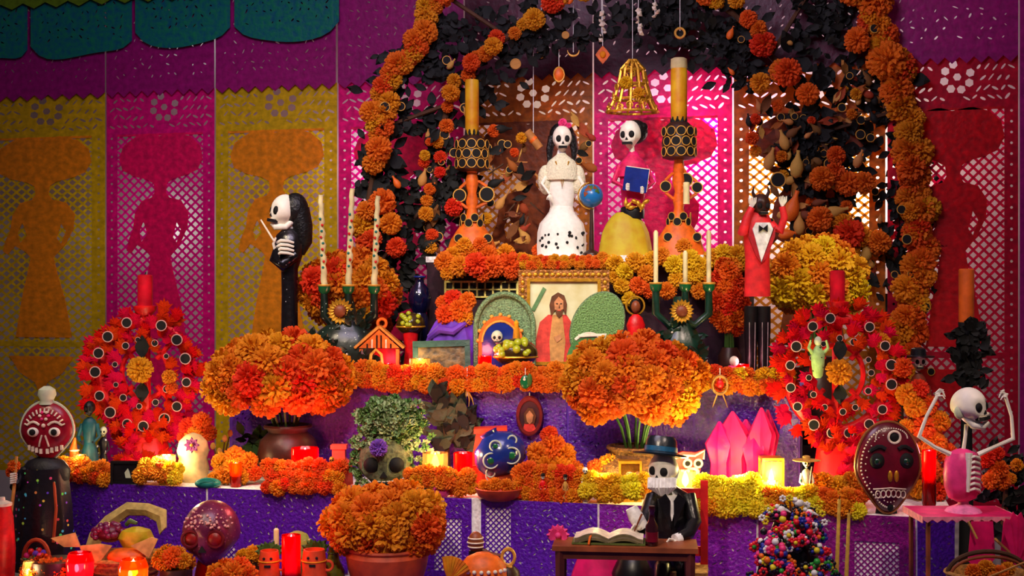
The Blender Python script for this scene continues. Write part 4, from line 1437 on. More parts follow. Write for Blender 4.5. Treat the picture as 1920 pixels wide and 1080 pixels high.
# lacquered domes with green gold balls
for px, cx, cy, rx, rz, Y, lab in [(770, 770, 607, 27, 22, .08, 'small lacquered dome studded with green gold fruit on a red stand beside the dark vase'),
                                   (967, 967, 662, 42, 28, -.045, 'large lacquered dome with green gold fruit in front of the glittered shrine')]:
    t = T('fruit_dome', lab, 'ornament', px, Y, Z2)
    t.part('dome', MB().ell(t.p(cx, cy), rx, rx * .8, rz, 20, 12), mat('lacquer', (58, 40, 10), .15, spec=.8, scale=30))
    t.part('stand', MB().lathe(t.p(px, t.py), [(rx * .7, 0), (rx * .6, 8), (rx * .4, (t.py - cy) * .5), (rx * .55, t.py - cy - rz * .7)], 16), red if px < 800 else terracotta)
    for i in range(15):
        a, b = rr.uniform(-1.1, 1.1), rr.uniform(-.1, 1.1)
        t.inst('fruit', shared('bead2', lambda m_: m_.ell((0, 0, 0), 1, 1, 1, 10, 8), mat('lime_gold', (168, 176, 30), .25, scale=30, spec=.6)), t.p(cx, cy) + Vector((rx * math.cos(b) * math.sin(a), -rx * .8 * math.cos(b) * math.cos(a), rz * math.sin(b))), rr.uniform(4.5, 6.5) * rx / 34)
    t.part('gilt_band', MB().torus(t.p(cx, cy + rz * .25), rx * .98, 2, 'z', 26, 6, 1, .8), gold)

# robed statue, vase, little house, frame
t = T('draped_mound', 'purple cloth draped over a mound topped with rust orange marigolds', 'drapery', 850, .07, Z2)
t.part('cloth', MB().lathe(t.p(852, t.py), [(66, 0), (64, 30), (56, 62), (47, 88), (36, 108), (22, 124), (8, 130)], 40, 1, .55, .07, 11), purplecloth)
t.part('cloth_fold', MB().tube([t.p(806, 632, -16), t.p(826, 616, -24), t.p(850, 620, -30), t.p(880, 600, -20)], [6, 9, 8, 4], 8), purplecloth)
for x, y, r, d in ((838, 590, 22, -8), (862, 582, 24, -10), (850, 562, 20, 0), (876, 564, 18, -4), (872, 596, 17, -14), (832, 568, 16, 0)):
    t.flower(t.p(x, y, d), r, (rr.uniform(-.4, .4), -1, .3), marigold_deep if x < 870 else marigold)
t = T('round_vase', 'small shiny dark blue round vase left of the purple draped mound', 'vase', 787, .17, Z2)
t.part('body', MB().lathe(t.p(787, t.py), [(14, 0), (18, 60), (16, 110), (12, 120), (20, 135), (22, 150), (17, 166), (8, 176), (8, 184), (11, 188)], 22), mat('navy_gloss', (10, 12, 44), .12, spec=.9, bump=0))
t.part('lip', MB().torus(t.p(787, t.py - 188), 10, 2, 'z', 18, 6), bluepaint)
t = T('house_shrine', 'tiny orange house shrine with painted gable and red inside at the left of the step', 'shrine', 712, -.03, Z2)
y0 = t.py
t.part('back_wall', MB().box(t.p(712, y0 - 30, 14), 74, 4, 60), red)
for x in (678, 746):
    t.part('side_wall', MB().box(t.p(x, y0 - 30, 2), 6, 26, 60), orangeclay)
t.part('floor_board', MB().box(t.p(712, y0 - 3, 2), 72, 26, 6), orangeclay)
for sx in (-1, 1):
    t.part('roof_panel', MB().tube([t.p(712, 612, 0), t.p(712 + sx * 46, 652, 0)], 4, 6, 4), mat('roof_ochre', (206, 130, 50), .5, scale=40))
    for k in range(4):
        t.part('gable_stripe', MB().tube([t.p(712 + sx * (4 + k * 9), 628 + k * 8, -14), t.p(712 + sx * (4 + k * 9), 652, -14)], 1.5, 5), (black, ivory)[k % 2])
t.part('finial', MB().torus(t.p(716, 606, 0), 8, 3, 'y', 14, 6), orangeclay)
t.part('door_arch', MB().tube([t.p(695, 682, -13), t.p(697, 664, -13), t.p(706, 655, -13), t.p(716, 664, -13), t.p(718, 682, -13)], 3, 6), goldrim)
t.part('gable', MB().prism([(t.p(674, 652).x, t.p(674, 652).z), (t.p(750, 652).x, t.p(750, 652).z), (0, t.p(712, 618).z)], -12, -9), orangeclay)
t = T('picture_frame', 'dark green picture frame tilted backward before the purple drapery', 'picture', 828, -.04, Z2)
M = Matrix.Translation(t.p(828, t.py - 38, 4)) @ Matrix.Rotation(-.03, 4, 'Y') @ Matrix.Rotation(-.18, 4, 'X')
gf = mat('frame_green', (24, 66, 56), .4, scale=50)
t.part('photo', MB().box((0, 2, 0), 92, 3, 62).xf(M), mat('photo_dark', (52, 40, 30), .3, scale=40, var=.7, c2=(120, 100, 60)))
for c, sx, sz in (((0, 0, 34), 108, 12), ((0, 0, -34), 108, 12), ((-49, 0, 0), 10, 58), ((49, 0, 0), 10, 58)):
    t.part('frame_rail', MB().box(c, sx, 9, sz).xf(M), gf)
t.part('prop', MB().tube([t.p(828, t.py - 50, 12), t.p(828, t.py, 30)], 2, 6), wood)

# red jacket skeleton
t = T('dandy_skeleton', 'dark faced skeleton in a red jacket, white shirt and striped black trousers', 'skeleton figurine', 1420, .04, Z2)
y0 = t.py
stripe = mat('trouser_black', (16, 13, 16), .35)
for sx in (-1, 1):
    o = t.part('trouser_leg', MB().lathe(t.p(1420 + sx * 12, y0), [(9, 0), (10, 10), (11, 60), (13, 110), (13, 150)], 14, 1, .9), stripe)
    for k in (-4, 5):
        t.part('stripe', MB().tube([t.p(1420 + sx * 12 + k, y0 - 6, -10.4 + abs(k) * .4), t.p(1420 + sx * 12 + k * 1.2, y0 - 120, -12.6 + abs(k) * .4)], .8, 5), mat('stripe_grey', (150, 140, 136), .6), o)
    t.part('shoe', MB().ell(t.p(1420 + sx * 13, y0 - 5, -6), 9, 16, 5.5, 12, 8), black)
jk = mat('jacket_red', (212, 34, 40), .5, scale=40)
t.part('jacket', MB().lathe(t.p(1420, 556), [(25, 0), (24, 30), (23, 70), (26, 110), (28, 138), (22, 152), (9, 160)], 22, 1, .55), jk)
t.part('shirt_front', MB().prism([(t.p(1408, 430).x, t.p(0, 430).z), (t.p(1424, 492).x, t.p(0, 492).z), (t.p(1446, 430).x, t.p(0, 430).z), (t.p(1440, 418).x, t.p(0, 418).z), (t.p(1414, 418).x, t.p(0, 418).z)], -18, -11), mat('shirt_white', (232, 230, 226), .6))
for a in (((1402, 425), (1410, 440), (1424, 494), (1414, 480), (1400, 445)), ((1450, 425), (1444, 440), (1424, 494), (1434, 484), (1449, 445))):
    t.part('lapel', MB().prism([(t.p(x, y).x, t.p(x, y).z) for x, y in a], -20, -14), mat('lapel_red', (170, 20, 34), .5))
t.part('bow_tie', MB().prism([(-4, 4), (4, -2), (12, 5), (12, -9), (4, -3), (-4, -9)], -23, -18, t.p(1423, 427)), black)
t.part('sleeve', MB().tube([t.p(1402, 424), t.p(1391, 436, -10), t.p(1398, 410, -14), t.p(1407, 390, -14)], [10, 10, 8, 6], 10), jk)
t.part('sleeve', MB().tube([t.p(1446, 422), t.p(1462, 432, -8), t.p(1468, 408, -12), t.p(1464, 388, -12)], [10, 9, 7, 6], 10), jk)
mb = MB()
for k in range(5):
    mb.tube([t.p(1464, 388, -12), t.p(1459 + k * 3, 378, -14), t.p(1458 + k * 3.4, 370 - (k % 3), -15)], [2, 1.6, 1], 5)
t.part('hand', mb, bone)
mb = MB()
for k in range(5):
    mb.tube([t.p(1407, 390, -14), t.p(1402 + k * 3, 380, -16), t.p(1401 + k * 3.4, 372 - (k % 3), -17)], [2, 1.6, 1], 5)
t.part('hand', mb, bone)
brown = mat('dark_brown_paint', (54, 26, 16), .4)
skull(t, t.p(1426, 386), 36, 46, .2, brown)
for sx in (-1, 1):
    t.part('horn', MB().tube([t.p(1426 + sx * 10, 372), t.p(1426 + sx * 15, 360, -2), t.p(1426 + sx * 13, 350, -4)], [4, 3, .8], 8), brown)

# garlands along the middle step
GL2 = [MA, MA, MG, MD]
garland('thick orange marigold garland along the middle step, from the house shrine to the fruit dome', -.115, Z2, [(662, 704), (720, 708), (780, 708), (840, 712), (868, 714)], 17, GL2, .75, 2)
garland('short orange marigold garland on the middle step below the large fruit dome', -.115, Z2, [(882, 710), (930, 710), (980, 706), (1020, 708), (1054, 706)], 17, GL2, .75, 2)
garland('orange marigold garland on the middle step at the feet of the red jacket skeleton', -.115, Z2, [(1312, 712), (1350, 710), (1400, 714), (1444, 716), (1480, 716)], 16, [MA, MG, MD, MY], .75, 2)


def votive(label, px, Y, z, r, h, gl, power, col=(1, .62, .25), grp=None, wx=cream, fl=None, dz=0):
    t = T('votive_candle', label, 'candle', px, Y, z, grp)
    t.part('wax', MB().lathe((0, 0, 1), [(r * .84, 0), (r * .84, h * .45), (r * .3, h * .44)], 16), wx)
    t.part('cup', MB().lathe((0, 0, 0), [(r * .8, 0), (r, h * .1), (r, h), (r * .93, h), (r * .9, h * .12)], 20), gl)
    t.part('wick', MB().tube([(0, 0, h * .42), (1, 0, h * .55)], .8, 5), soot)
    f = h * .5
    t.part('flame', MB().lathe((0, 0, h * .5), [(.4, 0), (r * .3, f * .25), (r * .34, f * .45), (r * .2, f * .75), (.4, f)], 12), fl or flame)
    t.light((0, -r * 1.5, h * 1.1), power, col)
    t.light((0, 0, h * .9), power * .4, col)
    return t


votive('lit golden glass candle left of the dark green tilted frame', 787, -.085, Z2, 20, 46, glass_clear, .5)
votive('lit red glass candle behind the large fruit dome', 909, -.06, Z2, 13, 52, glass_red, .3, (1, .2, .2), None, redwax, flame_pink)
votive('pink lit candle inside the house shrine', 728, -.05, Z2, 8, 34, glass_red, .1, (1, .3, .5), None, redwax, flame_pink)
votive('red glass candle half hidden beside the striped trousers', 1388, -.02, Z2, 17, 44, glass_red, .15, (1, .3, .4), None, redwax, flame_pink)

t = T('pink_figure', 'small pink and white seated figure beside the striped trousers', 'figurine', 1372, -.05, Z2)
t.part('body', MB().lathe((0, 0, 0), [(16, 0), (18, 14), (12, 34), (6, 42)], 14, 1, .8), pink)
t.part('head', MB().ell((4, -2, 50), 9, 9, 10, 12, 8), ivory)
t.part('arm', MB().tube([(10, -6, 34), (20, -10, 26), (22, -12, 40)], [4, 4, 3], 8), ivory)
t.part('lap_cloth', MB().ell((6, -12, 14), 14, 7, 7, 12, 8), ivory)
# small things on the middle step
t = T('red_bowl', 'dark red bowl of small red fruit between green candelabrum and striped trousers', 'bowl', 1325, -.06, Z2)
t.part('bowl', MB().lathe((0, 0, 0), [(14, 0), (26, 10), (32, 30), (30, 32), (24, 14), (12, 6)], 22), maroon)
for i in range(12):
    a = i * 2.4
    t.inst('berry', shared('bead2', lambda m_: m_.ell((0, 0, 0), 1, 1, 1, 10, 8), red), (math.cos(a) * 5 * math.sqrt(i), math.sin(a) * 5 * math.sqrt(i), 36 - i * .5), 8)


def figurine(name, label, px, Y, z, ytop, dress, head=bone, hat=None, wid=1.0, arms=None, cat='figurine', grp=None, ybase=None, hatw=1.6, skirt=None, yaw=0):
    """A standing clay figurine: legs or skirt, coat, two arms with hands, skull head and an optional hat."""
    t = T(name, label, cat, px, Y, z, grp)
    H = t.py - ytop
    if hat:
        H *= .9
    hh = H * .2 if ybase is None else min(H * .2, ybase)
    w_ = hh * .8 * wid
    z1 = H - hh
    t.part('skirt', MB().lathe((0, 0, 0), [(w_ * 1.0, 0), (w_ * .95, z1 * .2), (w_ * .6, z1 * .5), (w_ * .45, z1 * .58)], 16, 1, .75), skirt or dress)
    t.part('coat', MB().lathe((0, 0, z1 * .54), [(w_ * .48, 0), (w_ * .6, z1 * .2), (w_ * .72, z1 * .33), (w_ * .5, z1 * .41), (w_ * .2, z1 * .45)], 16, 1, .65), dress)
    for sx in (-1, 1):
        a = t.part('arm', MB().tube([(sx * w_ * .66, 0, z1 * .88), (sx * w_ * .95, -w_ * .2, z1 * .68), (sx * w_ * .6, -w_ * .7, z1 * .6)], [w_ * .2, w_ * .17, w_ * .11], 8), arms or dress)
        t.part('hand', MB().ell((sx * w_ * .55, -w_ * .75, z1 * .6), w_ * .13, w_ * .16, w_ * .1, 8, 6), head, a)
    skull(t, Vector((0, 0, H - hh * .48)), hh * .72, hh, yaw, head)
    if hat:
        o = t.part('hat', MB().lathe((0, 0, H - hh * .25), [(hh * hatw * .5, 0), (hh * hatw * .52, hh * .06), (hh * .4, hh * .1), (hh * .36, hh * .42), (hh * .2, hh * .5)], 18), hat)
    return t


figurine('black_hat_skeleton', 'small skeleton in a tall black hat and rust coat right of the right candle tree', 1722, -.12, Z1, 630, mat('rust_cloth', (120, 44, 20), .6), bone_green, black, .9, ybase=36)
t = hang('oval_portrait', 'small dark red oval framed portrait hanging on the middle step cloth', 'portrait', 993, 780, None, -.125, 736)
t.part('oval_frame', MB().torus((0, 0, 0), 24, 4.5, 'y', 26, 6, .9, 1.35), mat('red_brown_frame', (112, 30, 28), .4))
o = t.part('portrait_board', MB().prism([(21 * math.cos(2 * math.pi * k / 20), 31 * math.sin(2 * math.pi * k / 20)) for k in range(20)], -2, 2), mat('portrait_ground', (66, 20, 30), .6))
flat(t, [(980, 806), (984, 792), (998, 790), (1006, 806), (993, 811)], -2.4, robe, o, 'printed_shoulders')
flat(t, [(984, 794), (982, 776), (990, 764), (999, 766), (1005, 780), (1002, 794)], -3.4, hairp, o, 'printed_hair')
flat(t, [(988, 790), (986, 778), (993, 769), (1000, 778), (998, 790), (993, 795)], -4.2, skin, o, 'printed_face')
t = hang('bird_cutout', 'small green bird ornament pinned to the garland below the fruit dome', 'ornament', 985, 716, None, -.16, 690)
t.part('body', MB().ell((0, 0, 0), 10, 4, 13, 14, 9), greenglaze)
t.part('wing', MB().ell((8, -3, 4), 5, 2, 12, 10, 7), leafgreen)
t.part('eye', MB().cyl((-2, -4, 5), 2.4, 2), ivory)
t = hang('hanging_cross', 'thin pale woven ornament dangling beside the dark green tilted frame', 'ornament', 876, 745, None, -.135, 690)
for p in ([(0, 0, 20), (-4, 0, -6), (-10, 0, -24)], [(0, 0, 20), (4, 0, -4), (2, 0, -26)], [(0, 0, 14), (9, 0, -2), (12, 0, -14)]):
    t.part('straw_strip', MB().tube(p, [2, 1.4, .8], 5), husk)
t = hang('wicker_charm', 'small woven straw charm pinned to the garland under the red jacket skeleton', 'ornament', 1350, 722, None, -.17, 690)
t.part('woven_loop', MB().torus((0, 0, 0), 14, 2.4, 'y', 18, 6, 1, 1.2), straw)
t.part('red_knot', MB().ell((0, -2, 2), 7, 4, 8, 10, 7), red)
for sx in (-1, 1):
    t.part('straw_tail', MB().tube([(sx * 4, 0, -14), (sx * 10, 0, -30), (sx * 14, 0, -42)], [1.6, 1.2, .7], 5), husk)
t = T('red_figure', 'red robed saint figurine with dark hair behind the right green candelabrum', 'figurine', 1192, .10, Z2)
t.part('robe', MB().lathe((0, 0, 0), [(22, 0), (20, 40), (15, 90), (18, 108), (12, 122), (5, 128)], 18, 1, .7), red)
t.part('head', MB().ell((0, 0, 142), 9, 9, 12, 12, 9), woodlight)
t.part('hair', MB().ell((0, 4, 145), 11, 9, 13, 12, 9), hair)
t.part('halo', MB().torus((0, 8, 144), 17, 2, 'y', 20, 6), gold)
t.part('purple_sash', MB().torus((0, 0, 84), 15, 3.5, 'z', 16, 6, 1, .7), purplecloth)

# ================================================================== long step
bouquet('large orange marigold bouquet on the long step below the smoking skeleton', 540, -.27, Z1, 528, 708, 142, 86, 32, [MA, MA, MG, MG, MD], [(28, 0), (48, 20), (58, 50), (52, 78), (36, 94), (42, 104)], potdark, 42, -.72, 11)
bouquet('large orange marigold bouquet on the long step in front of the green oval plaques', 1190, -.27, Z1, 1190, 718, 132, 94, 32, [MA, MA, MA, MG, MD], [(40, 0), (66, 14), (80, 40), (74, 62), (48, 80), (50, 90)], mat('woven_brown', (104, 66, 24), .7, scale=120, var=.6, bump=.7), 50, -.7, 12)

BURST = shared('burst', burst_fn, redpaper)


def red_tree(px, cx, cy, rx, rz, label, ytop, yc, ne, seed, ybase):
    """Clay tree of life: a ring of red leaves with white rimmed eyelets, one marigold at its heart and a candle on top."""
    g = random.Random(seed)
    t = T('tree_candle_holder', label, 'candle holder', px, -.17, Z1)
    y0 = t.py
    t.part('foot', MB().lathe(t.p(px, y0), [(70, 0), (66, 14), (46, 30), (34, max(34, y0 - cy - rz * .9))], 20, 1, .6), red)
    t.part('ring', MB().torus(t.p(cx, cy), rx * .8, 10, 'y', 36, 8, 1, rz / rx), red)
    t.part('ring', MB().torus(t.p(cx, cy), rx * .42, 5, 'y', 24, 6, 1, rz / rx), red)
    t.part('stem', MB().tube([t.p(px, y0 - 20), t.p(cx, cy, 4), t.p(cx, cy + -rz)], [12, 9, 10], 8), red)
    for k in range(4):
        a = k * math.pi / 2 + .78
        t.part('spoke', MB().tube([t.p(cx + rx * .3 * math.cos(a), cy - rz * .3 * math.sin(a)), t.p(cx + rx * .8 * math.cos(a), cy - rz * .8 * math.sin(a))], 5, 6), red)
    for i in range(118):
        a = i * 2.39996
        k = g.uniform(.62, .98) if i % 4 else g.uniform(.36, .6)
        if 0.35 < (a % 6.283) < .75 and k < .6:
            continue
        x, z = rx * k * math.cos(a), rz * k * math.sin(a)
        ang = math.atan2(math.cos(a), math.sin(a)) + g.uniform(-.6, .6)
        L_ = g.uniform(24, 36)
        t.inst('leaf', BURST, t.p(cx, cy) + Vector((x, -9 + g.uniform(-6, 4), z)), L_, (g.uniform(-.1, .5), ang, 0))
    for i in range(36):
        a = g.uniform(math.pi, 2 * math.pi)
        q = g.uniform(.3, 1)
        t.inst('leaf', BURST, t.p(px, y0 - g.uniform(14, max(30, y0 - cy - rz * .75))) + Vector((52 * q * math.cos(a), -30 * abs(math.sin(a)), 0)), g.uniform(22, 32), (g.uniform(.2, .7), g.uniform(-1.2, 1.2) + math.cos(a), 0))
    for i in range(ne):
        a = 2 * math.pi * (i + .5) / ne + g.uniform(-.08, .08)
        if abs(math.sin(a) - 1) < .02:
            continue
        eyelet(t, t.p(cx + rx * .82 * math.cos(a), cy - rz * .82 * math.sin(a), -26), g.uniform(9, 11), whiterim)
    for i in range(ne - 4):
        a = 2 * math.pi * i / (ne - 4) + g.uniform(-.1, .1)
        eyelet(t, t.p(cx + rx * .5 * math.cos(a), cy - rz * .52 * math.sin(a), -20), g.uniform(5, 7.5), whiterim)
    t.flower(t.p(cx - 3, cy - 6, -22), 25, (0, -1, .1), MG)
    t.inst('bud_leaf', shared('leaf', leaf_fn, leafdark), t.p(cx, cy - 28, -18), (50, 40, 42), (0, 0, 0))
    t.inst('bud_leaf', shared('leaf', leaf_fn, leafdark), t.p(cx, cy + 18, -18), (50, 40, 36), (0, math.pi, 0))
    t.part('candle_cup', MB().lathe(t.p(cx, cy - rz + 4), [(10, -12), (20, 0), (22, 8), (16, 9)], 16), red)
    t.part('candle', MB().lathe(t.p(cx, cy - rz - 4), [(14, 0), (14, (cy - rz - 4) - ytop - 2), (11, (cy - rz - 4) - ytop)], 16), redwax)
    t.part('wick', MB().tube([t.p(cx, ytop), t.p(cx + 1, ytop - 5)], 1, 5), soot)
    return t


red_tree(275, 272, 698, 104, 120, 'left red clay tree candle holder with white rimmed eyelets and a red candle', 515, 0, 15, 1, 835)
rt = red_tree(1568, 1570, 702, 116, 132, 'right red clay tree candle holder with white rimmed eyelets and a red candle', 507, 0, 16, 2, 870)
mint = mat('mint_paint', (160, 196, 120), .5, spots=.2, spotc=(30, 60, 30), spotscale=50)
o = rt.part('clay_figure', MB().lathe(rt.p(1524, 706, -40), [(5, 0), (9, 4), (12, 24), (13, 40), (8, 54), (4, 60)], 16, 1, .7), mint, None, 'pale green painted clay figure')
rt.part('clay_head', MB().ell(rt.p(1524, 638, -40), 7, 7, 9, 12, 8), bone_green, o)
for sx in (-1, 1):
    rt.part('clay_arm', MB().tube([rt.p(1524 + sx * 10, 660, -40), rt.p(1524 + sx * 18, 650, -44), rt.p(1524 + sx * 14, 636, -46)], [4, 3, 2], 7), mint, o)
t = T('tree_candle_holder', 'black clay tree candle holder with an orange candle before the crimson banner', 'candle holder', 1812, .30, 0.0)
t.part('post', MB().lathe((0, 0, 0), [(60, 0), (50, 20), (16, 60), (9, t.py - 720), (18, t.py - 700), (20, t.py - 660), (14, t.py - 620), (15, t.py - 604)], 16), leafdark)
for i in range(64):
    a = rr.uniform(0, 6.28)
    t.inst('leaf', shared('leaf', leaf_fn, leafdark), t.p(1812 + rr.uniform(-24, 24), rr.uniform(610, 730), -18 + rr.uniform(-8, 8)), rr.uniform(22, 34), (rr.uniform(-.3, .6), rr.uniform(-2.2, 2.2), 0))
t.part('candle', MB().lathe(t.p(1812, 606), [(13, 0), (14, 4), (14, 100), (12, 102)], 16), mat('amber_wax', (206, 92, 22), .5, scale=20))

# marigold rows along the edge of the long step
YG = -.435


def row(label, x0, x1, y, r, ms, rows=2, Y=YG, z=Z1, st=.8):
    n = max(3, int((x1 - x0) / 60) + 2)
    pts = [(x0 + (x1 - x0) * i / (n - 1), y + rr.uniform(-4, 4)) for i in range(n)]
    return garland(label, Y, z, pts, r, ms, st, rows)


row('orange marigold row at the left end of the long step beside the black photo frame', 112, 205, 884, 15, [MD, MA, MG], 2)
row('lemon lit marigold row between black photo frame and cream sugar head', 268, 338, 884, 15, [marigold_candlelit, MY, MA], 2)
row('orange marigold row on the long step in front of the left large bouquet pot', 500, 640, 896, 15, [MD, MD, MA], 3)
row('marigold row right of the mossy green skull, under the gold glass candle', 770, 850, 898, 15, [MA, MG, MA], 2)
row('orange marigold row behind the three little figurines', 975, 1090, 905, 17, [MD, MA, MA], 3, -.40)
row('yellow lit marigold row beside the golden lantern', 1100, 1205, 912, 17, [marigold_candlelit, MY, MY], 2)
row('bright yellow green lit marigold row right of the red chair', 1318, 1420, 930, 19, [marigold_candlelit, marigold_candlelit, MY], 3)
row('yellow orange marigold row in front of the right red candle tree', 1430, 1610, 940, 18, [marigold_candlelit, MA, MY, MA], 2)
t = T('marigold_cluster', 'cluster of orange marigolds right of the cream sugar head, lit by a flame', 'flowers', 440, -.36, Z1)
cluster(t, [(415, 868, 20, 0), (440, 858, 22, 0), (466, 866, 20, 0), (425, 888, 19, -10), (452, 890, 20, -12), (478, 886, 16, -6), (404, 896, 14, -8), (438, 874, 18, -14)], [MA, MD, MA, MG])
t = T('marigold_cluster', 'orange marigold cluster between the gold glass candle and the blue painted jar', 'flowers', 868, -.41, Z1)
cluster(t, [(850, 898, 18, 0), (876, 894, 19, -4), (864, 914, 18, -12), (884, 914, 14, -6), (846, 916, 13, -4)], [MA, MG, MA])
t = T('marigold_cluster', 'orange marigold mound behind the little red and cream figurines', 'flowers', 1045, -.30, Z1)
cluster(t, [(1010, 850, 24, 0), (1036, 838, 26, 0), (1060, 852, 22, 0), (1022, 874, 24, -10), (1050, 876, 24, -12), (1078, 880, 18, -4), (996, 880, 18, -4), (1030, 816, 18, 6)], [MD, MA, MD])
t = T('marigold_cluster', 'dark gold marigold mound before the pot of the right large bouquet', 'flowers', 1140, -.33, Z1)
cluster(t, [(1118, 880, 20, 0), (1142, 872, 22, 0), (1166, 882, 20, 0), (1130, 900, 18, -10), (1156, 902, 18, -12)], [MG, MA, MG])
t = T('marigold_cluster', 'orange marigold pile around the foot of the right red candle tree', 'flowers', 1585, -.33, Z1)
cluster(t, [(1545, 905, 22, 0), (1570, 912, 22, -4), (1596, 905, 22, 0), (1556, 930, 20, -12), (1584, 934, 20, -14), (1608, 930, 18, -8), (1528, 926, 16, -6), (1520, 900, 16, 0)], [MA, MA, MG, MY])
t = T('marigold_cluster', 'dark orange marigold column right of the right red candle tree', 'flowers', 1725, -.16, Z1)
cluster(t, [(1700, 740, 22, 0), (1722, 730, 20, 0), (1715, 762, 22, -4), (1740, 760, 20, 0), (1730, 800, 24, -4), (1760, 790, 22, 0), (1750, 830, 24, -4), (1720, 850, 22, -4), (1775, 850, 22, 0), (1740, 880, 24, -8), (1770, 895, 20, 0), (1700, 880, 22, -8), (1700, 800, 16, 0), (1660, 640, 16, 20), (1695, 690, 20, 10), (1755, 920, 20, -6), (1720, 915, 20, -6)], [MD, MG, MA])
t = T('marigold_cluster', 'orange marigold clump right of the pink skeleton torso', 'flowers', 1862, -.30, Z1 - .04)
cluster(t, [(1850, 860, 18, 0), (1872, 880, 20, 0), (1856, 900, 18, -6), (1880, 905, 16, 0), (1870, 850, 14, 0)], [MG, MD])
t = T('marigold_cluster', 'orange marigolds at the foot of the left red candle tree beside the bouquet', 'flowers', 372, -.20, Z1)
cluster(t, [(352, 800, 18, 0), (378, 792, 20, 0), (365, 815, 18, -6), (392, 812, 16, 0), (345, 820, 14, 0), (325, 705, 14, -30), (330, 725, 12, -30)], [MA, MD])

# candles of the long step
votive('lit white flame candle beside the cream sugar head', 312, -.40, Z1, 17, 54, glass_clear, 1.8, (1, .75, .4), None, cream, flame_white)
votive('lit candle in the left end marigold row by the brown horn', 150, -.42, Z1, 12, 50, glass_clear, .35, (1, .7, .35), None, cream, flame_white)
votive('lit candle inside the orange marigolds right of the sugar head', 442, -.405, Z1, 11, 46, glass_orange, .2)
votive('lit red glass candle in front of the left large bouquet pot', 572, -.395, Z1, 26, 78, glass_red, 1.5, (1, .12, .12), None, redwax, flame_pink)
votive('lit gold glass candle right of the mossy green skull', 816, -.37, Z1, 24, 76, glass_clear, .8, (1, .7, .3))
votive('lit red glass candle left of the blue painted jar', 868, -.33, Z1, 18, 74, glass_red, 1.1, (1, .12, .12), None, redwax, flame_pink)
votive('lit yellow candle beside the writing skeleton beard', 1285, -.38, Z1, 20, 62, glass_clear, 1.4, (1, .8, .3), None, cream, flame_white)
votive('small lit candle sunk in the yellow marigolds right of the chair', 1385, -.41, Z1, 13, 60, glass_clear, 2.4, (1, .85, .3), None, cream, flame_white)
votive('small lit candle between the lantern and the row of figurines', 1130, -.41, Z1, 12, 50, glass_clear, 1.2, (1, .8, .3))
votive('pink lit candle between maroon skull and raised arm skeleton', 1742, -.30, Z1, 13, 110, glass_red, .35, (1, .25, .4), None, redwax, flame_pink)
votive('lit candle in yellow marigolds left of the sombrero musician', 1446, -.40, Z1, 13, 52, glass_clear, 2.2, (1, .85, .3), None, cream, flame_white)


def lantern(label, px, Y, z, hw, h, m, power):
    t = T('glass_lantern', label, 'lantern', px, Y, z)
    t.part('base', MB().box((0, 0, 3), hw * 2, hw * 2, 6), m)
    t.part('top_plate', MB().box((0, 0, h), hw * 2, hw * 2, 5), m)
    for sx in (-1, 1):
        for sy in (-1, 1):
            t.part('corner_post', MB().box((sx * (hw - 1.5), sy * (hw - 1.5), h / 2), 4, 4, h), m)
    for d, sx_, sy_ in (((0, -hw + 1.5, h / 2), hw * 1.8, 1), ((-hw + 1.5, 0, h / 2), 1, hw * 1.8), ((hw - 1.5, 0, h / 2), 1, hw * 1.8)):
        t.part('glass_pane', MB().box(d, sx_, sy_, h - 8), glass_clear)
    t.part('candle', MB().lathe((0, 0, 6), [(hw * .5, 0), (hw * .5, h * .3), (1, h * .3)], 12), cream)
    t.part('flame', MB().lathe((0, 0, 6 + h * .32), [(.4, 0), (hw * .28, h * .1), (hw * .2, h * .2), (.4, h * .34)], 10), flame_white)
    t.light((0, -hw * .3, h * .75), power, (1, .75, .3))
    t.light((0, -hw * 2, h * .6), power * .5, (1, .75, .3))
    return t


lantern('golden glass lantern with a lit candle left of the writing skeleton', 1180, -.36, Z1, 21, 74, gold, .5)
lantern('small golden glass lantern between the magenta paper and sombrero musician', 1446, -.25, Z1, 20, 78, gold, .4)

# things on the long step, left to right
t = T('photo_frame', 'small black photo frame standing at the front edge of the long step', 'photo frame', 238, -.437, Z1)
moulding(t, 208, 268, t.py - 44, t.py, 5, 6, black)
t.part('photo', MB().box(t.p(238, t.py - 22, 1), 52, 2, 36), mat('photo_black', (20, 18, 22), .25, scale=30))
flat(t, [(236, t.py - 12), (234, t.py - 22), (240, t.py - 30), (243, t.py - 24), (246, t.py - 12)], -.5, bone_green, None, 'printed_figure')
t = T('sugar_head', 'cream pear shaped sugar head with a purple paper flower near the white flame', 'ornament', 362, -.34, Z1)
t.part('head', MB().lathe((0, 0, 0), [(20, 0), (28, 10), (30, 28), (26, 44), (30, 58), (26, 76), (14, 88), (2, 92)], 22, 1, .8), mat('sugar_cream', (222, 196, 130), .7, scale=30))
for k in range(8):
    a = k * math.pi / 4
    t.inst('paper_petal', shared('leaf', leaf_fn, mat('purple_petal', (110, 20, 90), .6)), t.p(366, t.py - 72, -26), (16, 14, 15), (0, a, 0))
t.part('flower_heart', MB().ell(t.p(366, t.py - 72, -28), 3, 2, 3), gold)
t = T('dried_twigs', 'forked dry twigs standing between the sugar head and the left large bouquet', 'twigs', 415, -.24, Z1)
for a in ((-14, 60), (8, 74), (26, 56), (-2, 50), (18, 84)):
    t.part('twig', MB().tube([(0, 0, 0), (a[0] * .4, -4, a[1] * .5), (a[0], -6, a[1])], [2.5, 2, .9], 6), twig)
    t.part('dry_leaf', MB().ell((a[0], -7, a[1]), 5, 2, 7, 8, 6), husk)


